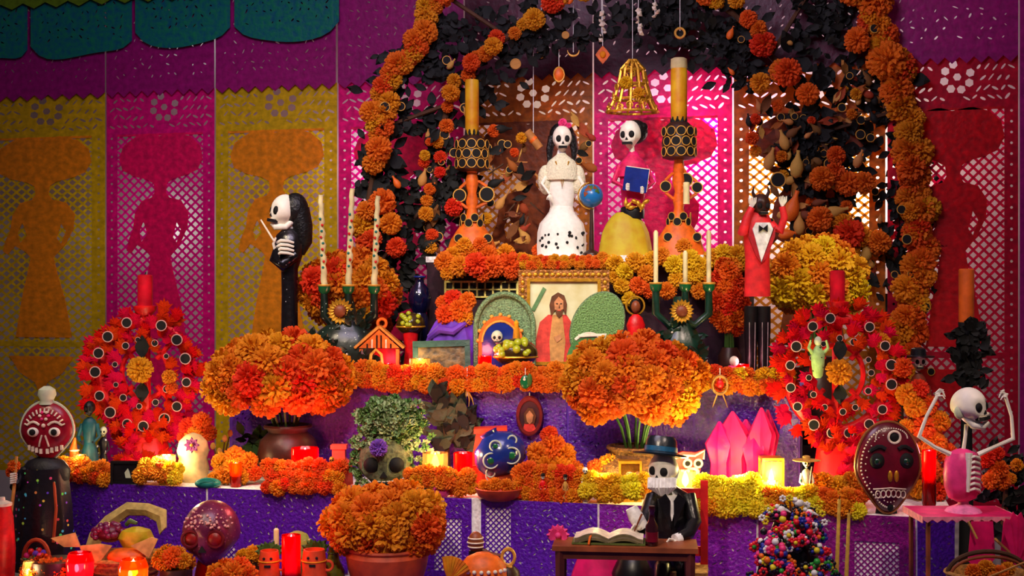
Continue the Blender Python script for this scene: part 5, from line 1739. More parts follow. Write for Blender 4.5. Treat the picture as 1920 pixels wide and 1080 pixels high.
def bread(name, lab, px, Y, z, rx, rz, m):
    t = T(name, lab, 'pastry', px, Y, z)
    t.part('crust', MB().ell((0, 0, rz * .8), rx, rx * .7, rz, 18, 10), m)
    for k in range(-2, 3):
        t.part('icing_ridge', MB().tube([(rx * .85 * math.sin(b) * (1 - .04 * k * k), -rx * .3 + k * rx * .22, rz * .8 + rz * math.cos(b) * (1 - .05 * k * k)) for b in [R(-60 + i * 15) for i in range(9)]], rz * .12, 5), m)


bread('teal_bun', 'teal green iced bun on the long step below the twigs', 390, -.435, Z1, 25, 10, teal)
bread('teal_bun', 'teal green iced bun right of the mossy green skull', 786, -.438, Z1, 19, 11, teal)
bread('pink_bun', 'pink iced bun beside the teal bun and orange cluster', 826, -.438, Z1, 18, 14, mat('pink_icing', (206, 60, 130), .5, scale=40))
t = T('clay_totem', 'tall salmon red clay totem candle with a flat cap, behind the gold headed figurine', 'ornament', 636, -.37, Z1)
t.part('shaft', MB().box((0, 0, 40), 24, 20, 80), mat('salmon_clay', (222, 84, 62), .5, scale=40))
t.part('cap', MB().box((0, 0, 80), 30, 24, 8), MATS['salmon_clay'])
t.part('collar', MB().box((2, 0, 46), 36, 24, 10), MATS['salmon_clay'])
t.part('wing', MB().prism([(10, 0), (26, 10), (24, 50), (12, 60)], -4, 4), MATS['salmon_clay'])
figurine('gold_head_figurine', 'tiny dark figurine with a shiny gold skull before the salmon totem', 622, -.437, Z1, 856, black, gold, None, .7)

# mossy skull
t = T('mossy_skull', 'large skull of dried green flowers with a crown of sage sprigs on the long step', 'skull', 733, -.36, Z1)
moss = mat('moss_grey', (86, 94, 66), .9, scale=60, var=.5, bump=.8)
sk = skull(t, t.p(722, 864), 108, 116, .05, moss, 0, None, True, 'skull')
sage = [mat('sage_a', (142, 172, 116), .8, scale=30, vary=.02), mat('sage_b', (176, 190, 140), .8, scale=30, vary=.02), mat('sage_c', (92, 130, 62), .8, scale=30, vary=.02)]


def sprig_fn(mb):
    g = random.Random(4)
    for i in range(12):
        a, b = g.uniform(0, 6.28), g.uniform(.1, 1.4)
        st = len(mb.v)
        v = MB()
        leaf_fn(v)
        mb.add(v.v, v.f)
        mb.xf(Matrix.Rotation(a, 4, 'Z') @ Matrix.Rotation(b, 4, 'X') @ Matrix.Scale(.85, 4), st)


SPR = [shared('sprig', sprig_fn, m) for m in sage]
for i in range(190):
    a, u = rr.uniform(0, 6.28), math.sqrt(rr.random())
    x, y = 735 + 66 * u * math.cos(a), 785 - 44 * u * math.sin(a)
    t.inst('sage_sprig', rr.choice(SPR), t.p(x, y, -46 * math.sqrt(max(0, 1 - u * u)) + rr.uniform(-5, 8)), rr.uniform(11, 17), (rr.uniform(.4, 1.6), rr.uniform(-.8, .8), 0))
for i in range(110):
    x = rr.choice([rr.gauss(672, 8), rr.gauss(784, 12), rr.uniform(670, 790)])
    y = rr.uniform(815, 905) if abs(x - 722) > 40 else rr.choice([rr.uniform(815, 835), rr.uniform(898, 918)])
    t.inst('sage_sprig', rr.choice(SPR), t.p(x, y, -44 + abs(x - 722) * .5 + rr.uniform(-6, 4)), rr.uniform(8, 13), (rr.uniform(.6, 1.6), rr.uniform(-.8, .8), 0))
t.part('crown_base', MB().ell(t.p(736, 790, 6), 56, 40, 44, 16, 10), mat('moss_dark', (44, 52, 30), .9, scale=50))
t.flower(t.p(716, 832, -62), 17, (0, -1, .3), mat('violet_flower', (110, 60, 170), .7), 'violet_flower')
t = T('dark_foliage', 'dark grey green leafy wreath wedge right of the sage crown', 'foliage', 842, -.17, Z1)
for i in range(60):
    u = rr.random()
    x = 812 + 66 * u + rr.uniform(-8, 8)
    y = rr.uniform(742 + 46 * u, 850)
    t.inst('leaf', shared('leaf', leaf_fn, (mat('leaf_grey', (62, 74, 54), .7, scale=30), leafdark)[i % 3 == 0]), t.p(x, y, rr.uniform(-10, 14)), rr.uniform(28, 46), (rr.uniform(-.2, .4), rr.uniform(-1.2, 1.2), 0))
t.part('stem', MB().tube([(0, 6, 0), (-4, 4, 60), (-10, 2, 150)], 5, 6), twig)
t = T('red_box', 'orange red paper box standing on the long step behind the blue painted jar', 'box', 916, -.20, Z1)
rb = mat('box_red', (226, 62, 20), .5, scale=30)
t.part('side', MB().prism([(-40, 0), (36, 0), (28, 104), (-22, 104)], -16, 16), rb)
t.part('lid', MB().box((4, -2, 106), 62, 42, 9, Matrix.Rotation(-.05, 4, 'Y')), rb)
t.part('fold', MB().tube([(-30, -17, 40), (30, -17, 46)], 1.2, 5), MATS['salmon_clay'])

t = T('dark_foliage', 'dark green leaves around the pot of the left large bouquet', 'foliage', 486, -.20, Z1)
for i in range(46):
    t.inst('leaf', shared('leaf', leaf_fn, (leafgreen, leafdark)[i % 2]), t.p(rr.uniform(452, 520), rr.uniform(812, 862), rr.uniform(-12, 12)), rr.uniform(18, 32), (rr.uniform(-.3, .5), rr.uniform(0, 6.28), 0))
t.part('stem', MB().tube([(0, 6, 0), (4, 4, 40), (0, 2, 70)], 4, 6), twig)
# blue jar and bowl
t = T('painted_jar', 'round cobalt blue jar painted with white swirls leaning beside the red box', 'jar', 938, -.34, Z1)
c = t.p(938, 852)
M = Matrix.Translation(c) @ Matrix.Rotation(-.5, 4, 'Y')
t.part('body', MB().lathe((0, 0, 0), [(20, -38), (40, -28), (50, -6), (50, 8), (40, 28), (22, 38), (16, 42), (18, 48)], 26, 1, .85).xf(M), bluepaint)
swirl = mat('swirl_white', (190, 200, 180), .5)
for (x, z, r) in ((-18, 2, 14), (20, -8, 15), (2, 22, 10), (-30, -18, 8), (34, 16, 8)):
    y = -.85 * math.sqrt(max(1, 50 ** 2 - x * x - z * z)) - 1
    t.part('painted_ring', MB().torus((x, y + 2, z), r, 1.6, 'y', 20, 5).xf(M), swirl)
    if r > 9:
        t.part('painted_eye', MB().ell((x, y + 1, z), r * .5, 2, r * .5, 12, 6).xf(M), greenglaze)
for k in range(6):
    t.part('painted_stroke', MB().tube([Vector((42 * math.cos(b) , -26 - 8 * math.sin(b), -30 + k * 3 + 10 * math.sin(b * 2))) for b in [R(120 + 10 * i + k * 30) for i in range(5)]], 1.2, 5).xf(M), swirl)
t.part('stand', MB().lathe((0, 0, 0), [(30, 0), (26, 8), (22, c.z - 32)], 16), terracotta)
t = T('clay_bowl', 'red brown clay bowl of marigolds below the blue painted jar', 'bowl', 936, -.436, Z1)
t.part('bowl', MB().lathe((0, 0, 0), [(26, 0), (40, 8), (46, 22), (43, 23), (36, 10)], 24), terracotta)
cluster(t, [(908, t.py - 26, 13, -6), (928, t.py - 30, 14, -8), (950, t.py - 28, 14, -8), (968, t.py - 25, 11, -4)], [MG, MA])
# three little figurines
figurine('red_dress_figurine', 'tiny skeleton figurine in a red dress, leftmost of the three by the marigold row', 1018, -.438, Z1, 884, red, bone, hair, .9, hatw=1.0)
figurine('cream_figurine', 'tiny figurine in a cream coat, middle of the three by the marigold row', 1060, -.438, Z1, 886, husk, bone_green, hair, .7, hatw=1.0)
figurine('white_figurine', 'tiny white skeleton figurine with belt, rightmost of the three by the marigold row', 1097, -.438, Z1, 876, ivory, bone, None, .62)
t = T('magenta_papers', 'pleated magenta paper cones standing on the long step by the purple cloth', 'paper cones', 1390, -.22, Z1)
for i, (x, yt, w_) in enumerate([(1340, 790, 26), (1372, 772, 34), (1405, 788, 34), (1436, 764, 24), (1358, 800, 22), (1455, 770, 20), (1420, 800, 24)]):
    t.part('paper_cone', MB().lathe(t.p(x + (1390 - x) * .18, t.py, (i % 3) * 10), [(w_ * .7, 0), (w_ * .62, (t.py - yt) * .45), (w_, (t.py - yt) * .7), (2, t.py - yt)], 14, 1, .6, .12, 7), pinkpaper if i % 2 else paper_magenta)
t = T('owl_mask', 'red and white cat eared skull mask behind the yellow candle', 'mask', 1287, -.24, Z1)
c = t.p(1288, 866)
t.part('face', MB().prism([(-24, -18), (-14, -30), (14, -30), (24, -16), (28, 6), (34, 24), (16, 18), (-8, 20), (-26, 14), (-30, 0)], -6, 6, c), red)
t.part('white_brow', MB().tube([c + Vector(v) for v in ((-28, -7, -2), (-22, -7, 8), (-6, -7, 13), (14, -7, 12), (32, -7, 22), (30, -7, 6))], 2.2, 6), ivory)
for sx in (0, 20):
    t.part('eye_ring', MB().torus(c + Vector((sx, -8, -2)), 7, 2.4, 'y', 16, 6), ivory)
    t.part('eye', MB().cyl(c + Vector((sx, -7, -2)), 6, 3), soot)
t.part('muzzle', MB().ell(c + Vector((10, -7, -18)), 13, 5, 9, 14, 8), ivory)
t.part('stick', MB().tube([(0, 2, 0), (0, 2, c.z - 10)], 3, 6), wood)
# sombrero musician
t = figurine('sombrero_musician', 'small white suited skeleton musician under a tan sombrero on the long step', 1512, -.40, Z1, 848, mat('suit_white_green', (206, 216, 196), .5, spots=.2, spotc=(10, 120, 80), spotscale=60), bone, husk, .85, hatw=2.6)
t.part('guitar', MB().lathe((2, -18, 20), [(2, -2), (12, 0), (14, 8), (8, 16), (12, 24), (9, 32), (2, 34)], 14, 1, .25).xf(Matrix.Identity(4)), husk)
t.part('guitar_neck', MB().tube([(2, -20, 50), (6, -20, 84)], 1.8, 6), wood)
figurine('black_hair_lady', 'small lady figurine with black hair and teal shawl left of the left red tree', 168, -.35, Z1, 752, mat('teal_cloth', (12, 72, 84), .5), hair, None, .9)
figurine('black_white_figurine', 'small figurine in black and white stripes at the foot of the left red tree', 194, -.30, Z1, 800, mat('bw_paint', (26, 22, 30), .4, spots=.22, spotc=(220, 216, 220), spotscale=50), bone_green, None, .8)
t = T('orange_horn', 'small orange brown clay horn beside the dark skull lady', 'ornament', 140, -.38, Z1)
t.part('horn', MB().tube([(6, 0, 0), (2, 0, 30), (-2, -2, 58), (2, -4, 78)], [14, 12, 7, 2], 12), orangeclay)
for z in (14, 34, 54):
    t.part('painted_band', MB().torus((4 - z * .08, -.5, z), 13.5 - z * .1, 1.8, 'z', 16, 5), ivory)

# ================================================================== front platform: left
t = T('skull_lady', 'tall lady with a maroon painted skull face and black sequin gown at the left edge', 'skeleton figurine', 86, -.60, Z0)
y0 = t.py
t.part('gown', MB().lathe(t.p(80, y0), [(60, 0), (58, 60), (54, 120), (46, 190), (40, y0 - 900), (36, y0 - 880), (20, y0 - 866)], 26, 1, .7, .03, 9), mat('sequin_black', (18, 15, 22), .3, spots=.2, spotc='many', spotscale=48, spec=.7))
t.part('shoulders', MB().lathe(t.p(86, 900), [(44, 0), (46, 20), (34, 36), (14, 44), (12, 60)], 20, 1, .6), blackcloth)


def plate_skull(t, cx, cy, w_, h, m, rimm, parent=None):
    """A flat painted skull mask: domed oval face tapering to the jaw."""
    n = 36
    pts = []
    for k in range(n):
        a = 2 * math.pi * k / n
        x, z = w_ / 2 * math.cos(a), h / 2 * math.sin(a)
        if z < 0:
            x *= 1 - .38 * smooth(0, h / 2, -z)
        pts.append((x, z))
    mb = MB()
    rings = [(1, 0), (.93, -8), (.75, -14), (.45, -18), (.12, -19.5)]
    vs, fs = [], []
    for k_, y in rings:
        vs += [(x * k_, y, z * k_) for x, z in pts]
    for r_ in range(len(rings) - 1):
        for i in range(n):
            fs.append((r_ * n + i, r_ * n + (i + 1) % n, (r_ + 1) * n + (i + 1) % n, (r_ + 1) * n + i))
    fs.append(tuple((len(rings) - 1) * n + i for i in range(n)))
    vs += [(x, 10, z) for x, z in pts]
    b = len(rings) * n
    fs += [(b + i, b + (i + 1) % n, (i + 1) % n, i) for i in range(n)]
    fs.append(tuple(b + i for i in reversed(range(n))))
    c = t.p(cx, cy)
    o = t.part('skull_face', MB().add([Vector(v) + c for v in vs], fs), m, parent)
    t.part('rim', MB().tube([c + Vector((x, -1, z)) for x, z in pts + pts[:1]], 2.6, 6), rimm, o)
    return o, pts, c


def dep(pts, w_, h, x, z):
    sx_ = 1 - .38 * smooth(0, h / 2, -z) if z < 0 else 1
    u = min(1, math.hypot(x / (w_ / 2 * sx_), z / (h / 2)))
    K = [(0, -19.6), (.12, -19.5), (.45, -18), (.75, -14), (.93, -8), (1, 0)]
    for (a, ya), (b, yb) in zip(K, K[1:]):
        if u <= b:
            return ya + (yb - ya) * (u - a) / (b - a)
    return 0


mk = mat('mask_maroon', (140, 12, 36), .3, scale=40)
o, pts, c = plate_skull(t, 89, 808, 100, 112, mk, bone_green)
W_, H_ = 100, 112
P_ = lambda x, z, e=1.5: c + Vector((x, dep(pts, W_, H_, x, z) - e, z))
for sx in (-1, 1):
    t.part('eye_white', MB().ell(P_(sx * 20, 0), 11, 4, 9, 14, 8), bone, o)
    t.part('pupil', MB().ell(P_(sx * 20, 0, 5), 6, 3, 6, 12, 8), soot, o)
    t.part('brow', MB().tube([P_(sx * (8 + k * 6), 13 + 6 * math.sin(k * .8)) for k in range(5)], 2.4, 6), ivory, o)
    t.part('nose_stroke', MB().tube([P_(sx * 3, -6), P_(sx * 7, -18), P_(sx * 9, -27)], 1.8, 6), ivory, o)
    for k in range(4):
        t.part('tooth', MB().box(P_(sx * (6 + k * 8), -36 + k * 2), 5, 4, 9), ivory, o)
for k in range(13):
    a = R(20 + k * 140 / 12)
    t.part('dash', MB().tube([P_(40 * math.cos(a), 44 * math.sin(a)), P_(33 * math.cos(a), 36 * math.sin(a))], 1.6, 5), ivory, o)
for k in range(6):
    a = k * math.pi / 3
    t.part('forehead_petal', MB().ell(P_(8 * math.cos(a), 30 + 7 * math.sin(a)), 3.4, 2, 3, 8, 6), ivory if k % 2 else pink, o)
t.part('forehead_pearl', MB().ell(P_(0, 12, 2), 4, 3, 4, 10, 7), ivory, o)
t.part('topknot', MB().lathe(t.p(88, 758), [(14, 0), (12, 8), (17, 18), (15, 28), (6, 34)], 16), bone_green)
t.part('cane', MB().tube([t.p(48, 850, -44), t.p(44, 910, -46), t.p(34, 990, -46), t.p(24, 1060, -46)], [3, 3.4, 3.4, 3], 8), husk)
t.part('arm', MB().tube([t.p(52, 880, -8), t.p(38, 910, -30), t.p(46, 896, -44)], [11, 9, 6], 9), blackcloth)
mb = MB()
for k in range(5):
    mb.tube([t.p(47, 900 - k * 4, -40), t.p(40, 898 - k * 4, -50), t.p(50, 896 - k * 4, -52)], [2.2, 2, 1.4], 6)
t.part('hand', mb, bone)
t.part('brown_ribbon', MB().tube([t.p(110, 900, -24), t.p(116, 950, -30), t.p(112, 1010, -34)], 3, 6), terracotta)
t.flower(t.p(42, 868, -40), 12, (0, -1, .3), MD)
t.flower(t.p(34, 880, -36), 10, (0, -1, .3), MA)

# fruit basket
t = T('fruit_basket', 'wicker fruit basket lined with tan cloth at the lower left', 'basket', 232, -.72, Z0)
y0 = t.py
B = t.p(232, 1062)
t.part('bowl', MB().lathe(B, [(50, -20), (74, 0), (84, 22), (80, 24), (68, 2)], 28, 1, .75), straw)
t.part('stand', MB().lathe((0, 0, 0), [(60, 0), (44, 10), (40, B.z - 18)], 18), straw)
for k in range(4):
    t.part('woven_hoop', MB().torus(B + Vector((0, 0, -14 + k * 11)), 62 + k * 7.5, 3, 'z', 36, 6, 1, .75), straw)
clo = mat('napkin_tan', (176, 150, 84), .8, scale=60)
for x, y, a in (((160, 1020), 0, 0), ((215, 1036), 0, 0), ((290, 1020), 0, 0)):
    pass
mb = MB()
cb = MB()
vs, fs = [], []
for (x0, y0_), (x1, y1_), d in (((156, 1030), (176, 1040), 10), ((160, 1004), (184, 1016), 24), ((186, 974), (204, 992), 34), ((226, 948), (230, 972), 40), ((268, 950), (262, 972), 38), ((304, 960), (286, 982), 28), ((308, 990), (296, 1004), 14)):
    vs += [t.p(x0, y0_, d), t.p((x0 + x1) / 2, (y0_ + y1_) / 2, d - 10), t.p(x1, y1_, d - 4)]
for i in range(6):
    fs += [(i * 3, i * 3 + 1, i * 3 + 4, i * 3 + 3), (i * 3 + 1, i * 3 + 2, i * 3 + 5, i * 3 + 4)]
n = len(vs)
vs += [v + Vector((0, 4, -2)) for v in vs]
fs += [tuple(reversed([q + n for q in f])) for f in fs]
t.part('cloth_back', cb.add(vs, fs), clo)
for pl in ([(168, 1012), (206, 1008), (228, 1012), (196, 1054), (182, 1046)], [(262, 1012), (300, 996), (312, 1000), (296, 1034), (276, 1020)], [(116, 998), (160, 988), (170, 1014), (140, 1014)]):
    t.part('cloth_corner', MB().prism([(t.p(x, y).x, t.p(x, y).z) for x, y in pl], -58, -54), clo)
t.part('grape_heap', MB().ell(t.p(210, 996, -14), 28, 22, 18, 14, 9), maroon, None, None)
for i in range(26):
    a, b = rr.uniform(-1.5, 1.5), rr.uniform(-.2, 1.4)
    t.inst('grape', shared('bead2', lambda m_: m_.ell((0, 0, 0), 1, 1, 1, 10, 8), mat('grape_purple', (112, 14, 66), .25, spec=.7, vary=.02)), t.p(210, 998, -14) + Vector((30 * math.cos(b) * math.sin(a), -24 * math.cos(b) * math.cos(a), 19 * math.sin(b))), 6)
t.part('yellow_squash', MB().lathe(t.p(262, 1004, -22), [(6, -20), (24, -16), (32, 0), (26, 14), (8, 20)], 22, 1, .8, .05, 9), mat('squash_yellow', (180, 160, 22), .5, scale=40))
t.part('green_stem', MB().tube([t.p(240, 982, -10), t.p(248, 974, -14), t.p(262, 978, -18)], [4, 5, 3], 7), leafgreen)
t.part('orange_papaya', MB().ell(t.p(250, 1034, -44), 36, 22, 16, 18, 10), orangeclay)

# pink patterned skull
t = T('beaded_skull', 'dark pink beaded skull with red ringed eyes on a red glass at the lower left', 'skull', 396, -.70, Z0)
pk = mat('skull_pink', (98, 22, 60), .35, scale=30, spots=.16, spotc=(190, 120, 140), spotscale=120, spec=.6)
skull(t, t.p(396, 1000), 106, 124, -.08, pk, 0, None, False, 'skull', mat('socket_red', (130, 16, 14), .4))
for sx in (-1, 1):
    t.part('eye_ring', MB().torus(t.p(392 + sx * 23, 1001, -50), 15, 3, 'y', 20, 6), mat('ring_wine', (96, 12, 24), .4))
for i in range(60):
    a, u = rr.uniform(0, math.pi), rr.uniform(.25, .95)
    x, z = 48 * u * math.cos(a), 18 + 40 * u * math.sin(a)
    t.inst('bead', shared('bead2', lambda m_: m_.ell((0, 0, 0), 1, 1, 1, 10, 8), whiterim), t.p(396, 1000) + Vector((x, -60 * math.sqrt(max(.02, 1 - (x / 53) ** 2 - (z / 62) ** 2)) - 1, z)), rr.uniform(1.6, 2.8))
t.part('red_glass', MB().lathe(t.p(394, t.py), [(34, 0), (30, 20), (24, t.py - 1052), (20, t.py - 1046)], 18), glass_red)
t.part('red_wax', MB().lathe(t.p(394, t.py), [(22, 2), (22, t.py - 1066)], 14), redwax)

# mugs, jars and cactus
figc = mat('mug_orange', (214, 70, 34), .4, scale=30)
for px, lab, yt, w_, d in [(505, 'small orange clay face mug, left of the red glass between the two mugs', 1032, 17, -.80), (589, 'small orange clay face mug, right of the red glass between the two mugs', 1030, 20, -.80)]:
    t = T('clay_mug', lab, 'mug', px, d, Z0)
    h = t.py - yt
    t.part('body', MB().lathe((0, 0, 0), [(w_ * 1.3, 0), (w_ * 1.4, h * .4), (w_ * 1.1, h * .62), (w_ * 1.15, h * .8), (w_, h), (w_ * .85, h), (w_ * .9, h * .8)], 20), figc)
    for sx in (-1, 1):
        t.part('eye', MB().ell((sx * w_ * .4, -w_ * 1.08, h - 12), 2.6, 2, 2.6, 8, 6), soot)
    t.part('mouth', MB().box((0, -w_ * 1.12, h - 26), 12, 3, 4), soot)
    t.part('painted_band', MB().torus((0, 0, h * .8), w_ * 1.15, 1.6, 'z', 20, 5), marigold_gold)
    t.part('handle', MB().torus((w_ * 1.3, 0, h * .7), 9, 2.6, 'y', 14, 6), figc)
votive('tall red glass candle with flat lid between the two orange face mugs', 546, -.82, Z0, 18, 130, glass_red, .25, (1, .15, .15), None, redwax, flame_pink)
t = T('barrel_cactus', 'round pale green cactus with ribs behind the red glass candle', 'cactus', 557, -.68, Z0)
t.part('body', MB().lathe(t.p(557, t.py), [(20, 0), (24, t.py - 1060), (25, t.py - 1016), (19, t.py - 1002), (6, t.py - 996)], 30, 1, 1, .05, 10), mat('cactus_green', (138, 148, 62), .6, scale=40))
for i in range(16):
    a = R(200 + (i % 6) * 28)
    t.part('spine', MB().tube([t.p(557, 1010 + (i // 6) * 12) + Vector((24 * math.cos(a), 24 * math.sin(a), 0)), t.p(557, 1008 + (i // 6) * 12) + Vector((30 * math.cos(a), 30 * math.sin(a), 0))], [.8, .3], 4), ivory)
t = T('thin_candle', 'thin pale unlit candle standing between left mug and cactus', 'candle', 518, -.70, Z0)
t.part('wax', MB().lathe((0, 0, 0), [(6, 0), (5, t.py - 993), (2, t.py - 990)], 10), cream)
t.part('wick', MB().tube([(0, 0, t.py - 991), (1, 0, t.py - 985)], .8, 5), soot)
for px, py, n, lab in [(505, 1036, 9, 'green leaf sprig sticking out of the left orange face mug'), (592, 1034, 9, 'green leaf sprig behind the right orange face mug')]:
    t = T('leaf_sprig', lab, 'leaves', px, -.755, Z0)
    t.part('stem', MB().tube([(0, 0, 0), (0, 0, t.py - py)], 2, 5), leafgreen)
    for k in range(n):
        t.inst('leaf', shared('leaf', leaf_fn, leafgreen), t.p(px, py), rr.uniform(20, 30), (rr.uniform(-.4, .4), -1.5 + 3 * k / (n - 1), 0))
t = T('green_bottle', 'dull olive bottle left of the bottom centre bouquet', 'bottle', 625, -.70, Z0)
t.part('body', MB().lathe(t.p(625, t.py), [(22, 0), (22, t.py - 1070), (12, t.py - 1050), (9, t.py - 1030), (10, t.py - 1024)], 16), mat('olive_glass', (92, 92, 24), .15, spec=.8))
t.part('neck_ring', MB().torus(t.p(625, 1036), 10, 2, 'z', 16, 6), MATS['olive_glass'])

# bottom centre bouquet
bouquet('bottom centre orange marigold bouquet in a terracotta bowl', 726, -.70, Z0, 726, 984, 120, 76, 34, [MA, MD, MA, MG], [(50, 0), (62, 20), (74, 60), (78, 84), (70, 96)], terracotta, 72, -.75, 21)
bouquet('marigold bunch at the lower left corner by the green handled basket', 100, -.85, Z0, 96, 1075, 60, 28, 22, [MD, MA, MA], [(30, 0), (40, 20), (44, 60)], potdark, 0, -.4, 22)

# small stuff, bottom left
t = T('small_basket', 'tiny basket with arched handle and coloured beads at the lower left', 'basket', 68, -.70, Z0)
t.part('bowl', MB().lathe(t.p(68, t.py), [(26, 0), (24, t.py - 1066), (28, t.py - 1046), (24, t.py - 1048)], 18), straw)
t.part('handle', MB().tube([t.p(68 + 24 * math.cos(R(180 - k * 18)), 1046 - 34 * math.sin(R(180 - k * 18))) for k in range(11)], 4, 7), terracotta)
for i in range(8):
    t.inst('sweet', shared('bead2', lambda m_: m_.ell((0, 0, 0), 1, 1, 1, 10, 8), (pink, purplecloth, red)[i % 3]), t.p(54 + i * 4, 1040 - (i % 3) * 4, -10 + (i % 2) * 8), 6)
t = T('leafy_herbs', 'green herb bunch below the tiny arched basket', 'leaves', 78, -.78, Z0)
t.part('stem', MB().tube([(0, 0, 0), (0, 0, t.py - 1062)], 3, 5), leafgreen)
for k in range(22):
    t.inst('leaf', shared('leaf', leaf_fn, leafgreen), t.p(78 + rr.uniform(-22, 22), 1062 + rr.uniform(-6, 10), rr.uniform(-8, 8)), rr.uniform(14, 24), (rr.uniform(-.5, .5), rr.uniform(-1.6, 1.6), 0))


def tall_votive(lab, px, Y, ytop, r, gl, power, col, fl, wx):
    t = T('votive_candle', lab, 'candle', px, Y, Z0)
    h = t.py - ytop
    t.part('cup', MB().lathe((0, 0, 0), [(r * .7, 0), (r * .9, h * .3), (r, h * .8), (r * .8, h), (r * .74, h), (r * .9, h * .8)], 20), gl)
    t.part('wax', MB().lathe((0, 0, 0), [(r * .6, 1), (r * .8, h * .5), (r * .3, h * .5)], 16), wx)
    t.part('flame', MB().lathe((0, 0, h * .55), [(.4, 0), (r * .32, r * .35), (r * .28, r * .7), (.4, r * 1.3)], 12), fl)
    t.light((0, -r * 1.6, h * .7), power, col)
    t.light((0, 0, h * .95), power * .4, col)
    return t


tall_votive('round lit red glass candle at the lower left below the fruit basket', 150, -.88, 1036, 26, glass_red, .45, (1, .15, .25), flame_pink, redwax)
tall_votive('lit candle with white flame in the lower left corner', 54, -.90, 1052, 12, glass_clear, .3, (1, .6, .3), flame_white, cream)
tall_votive('wide orange glass candle bowl below the fruit basket', 250, -.90, 1048, 28, glass_orange, .35, (1, .5, .2), flame, cream)
t = T('red_jar', 'plain red jar cut off by the left edge of the picture', 'jar', 4, -.80, Z0)
t.part('body', MB().lathe(t.p(4, t.py), [(22, 0), (24, t.py - 1030), (20, t.py - 970), (16, t.py - 952), (18, t.py - 946)], 16), red)
t.part('lid', MB().lathe(t.p(4, 948), [(18, 0), (18, 5), (6, 10), (5, 16)], 16), ivory)
bouquet('orange marigold bunch on the platform below the beaded pink skull', 440, -.86, Z0, 436, 1082, 46, 30, 22, [MD, MA], [(24, 0), (30, 20), (30, 40)], potdark, 0, -.4, 23)
bouquet('dull orange marigold bunch between fruit basket and beaded skull', 330, -.80, Z0, 325, 1052, 36, 26, 18, [MG, MD], [(24, 0), (30, 20), (30, 50)], potdark, 0, -.4, 24)
bouquet('small gold marigold bunch left of the orange face mugs', 472, -.70, Z0, 470, 1044, 24, 18, 15, [MG, MA], [(14, 0), (18, 20), (18, 60)], potdark, 0, -.4, 25)

# clay whistle and maracas right of the bouquet
t = T('maraca', 'brown wooden maraca with striped head lying right of the bottom bouquet', 'maraca', 895, -.66, Z0)
t.part('head', MB().ell(t.p(892, 1016, -2), 15, 14, 20, 16, 10).xf(Matrix.Identity(4)), woodlight)
for k in (-8, 0, 8):
    t.part('painted_stripe', MB().torus(t.p(892, 1016 + k, -2), 15.2 * math.sqrt(1 - (k / 20) ** 2), 1.6, 'z', 18, 5), ivory)
t.part('handle', MB().tube([t.p(896, 1026, -2), t.p(918, 1036, -6), t.p(944, 1042, -8)], [4, 3.6, 3], 8), wood)
t.part('rest', MB().lathe((0, 0, 0), [(26, 0), (20, 30), (16, t.py - 1032)], 14), black)
t = T('ring_handle', 'cream clay ring handle of a dark jug near the maraca', 'jug', 950, -.74, Z0)
t.part('jug', MB().lathe((0, 0, 0), [(24, 0), (32, 30), (24, t.py - 1070), (16, t.py - 1062)], 18), potdark)
t.part('ring', MB().torus(t.p(953, 1044, -4), 12, 3, 'y', 20, 6, 1, 1.3), goldrim)
t.part('spout', MB().tube([t.p(956, 1060, -6), t.p(960, 1076, -12), t.p(956, 1090, -16)], [4, 3, 2], 7), goldrim)
t = T('orange_gourd', 'orange clay gourd with a beaded white band right of the bottom bouquet', 'gourd', 905, -.80, Z0)
t.part('body', MB().lathe(t.p(905, t.py), [(40, 0), (48, 30), (44, t.py - 1060), (30, t.py - 1044), (12, t.py - 1036)], 22, 1, .8), orangeclay)
for k in range(9):
    a = R(200 + k * 17)
    t.inst('white_bead', shared('bead2', lambda m_: m_.ell((0, 0, 0), 1, 1, 1, 10, 8), ivory), t.p(905, 1066) + Vector((45 * math.cos(a), 37 * math.sin(a), 0)), 4)
t = T('ribbed_shell', 'yellow orange ribbed paper fan shell at the bottom right of the bouquet', 'ornament', 866, -.86, Z0)
for k in range(9):
    a = -.2 + k * .16
    q = t.p(842, 1086)
    t.part('rib', MB().tube([q, q + Vector((20 * math.sin(a), -6, 22 * math.cos(a))), q + Vector((42 * math.sin(a), -2, 44 * math.cos(a)))], [3, 6, 5], 7), marigold_gold)
t.part('foot', MB().lathe((-20, 0, 0), [(16, 0), (10, t.py - 1084)], 12), potdark)

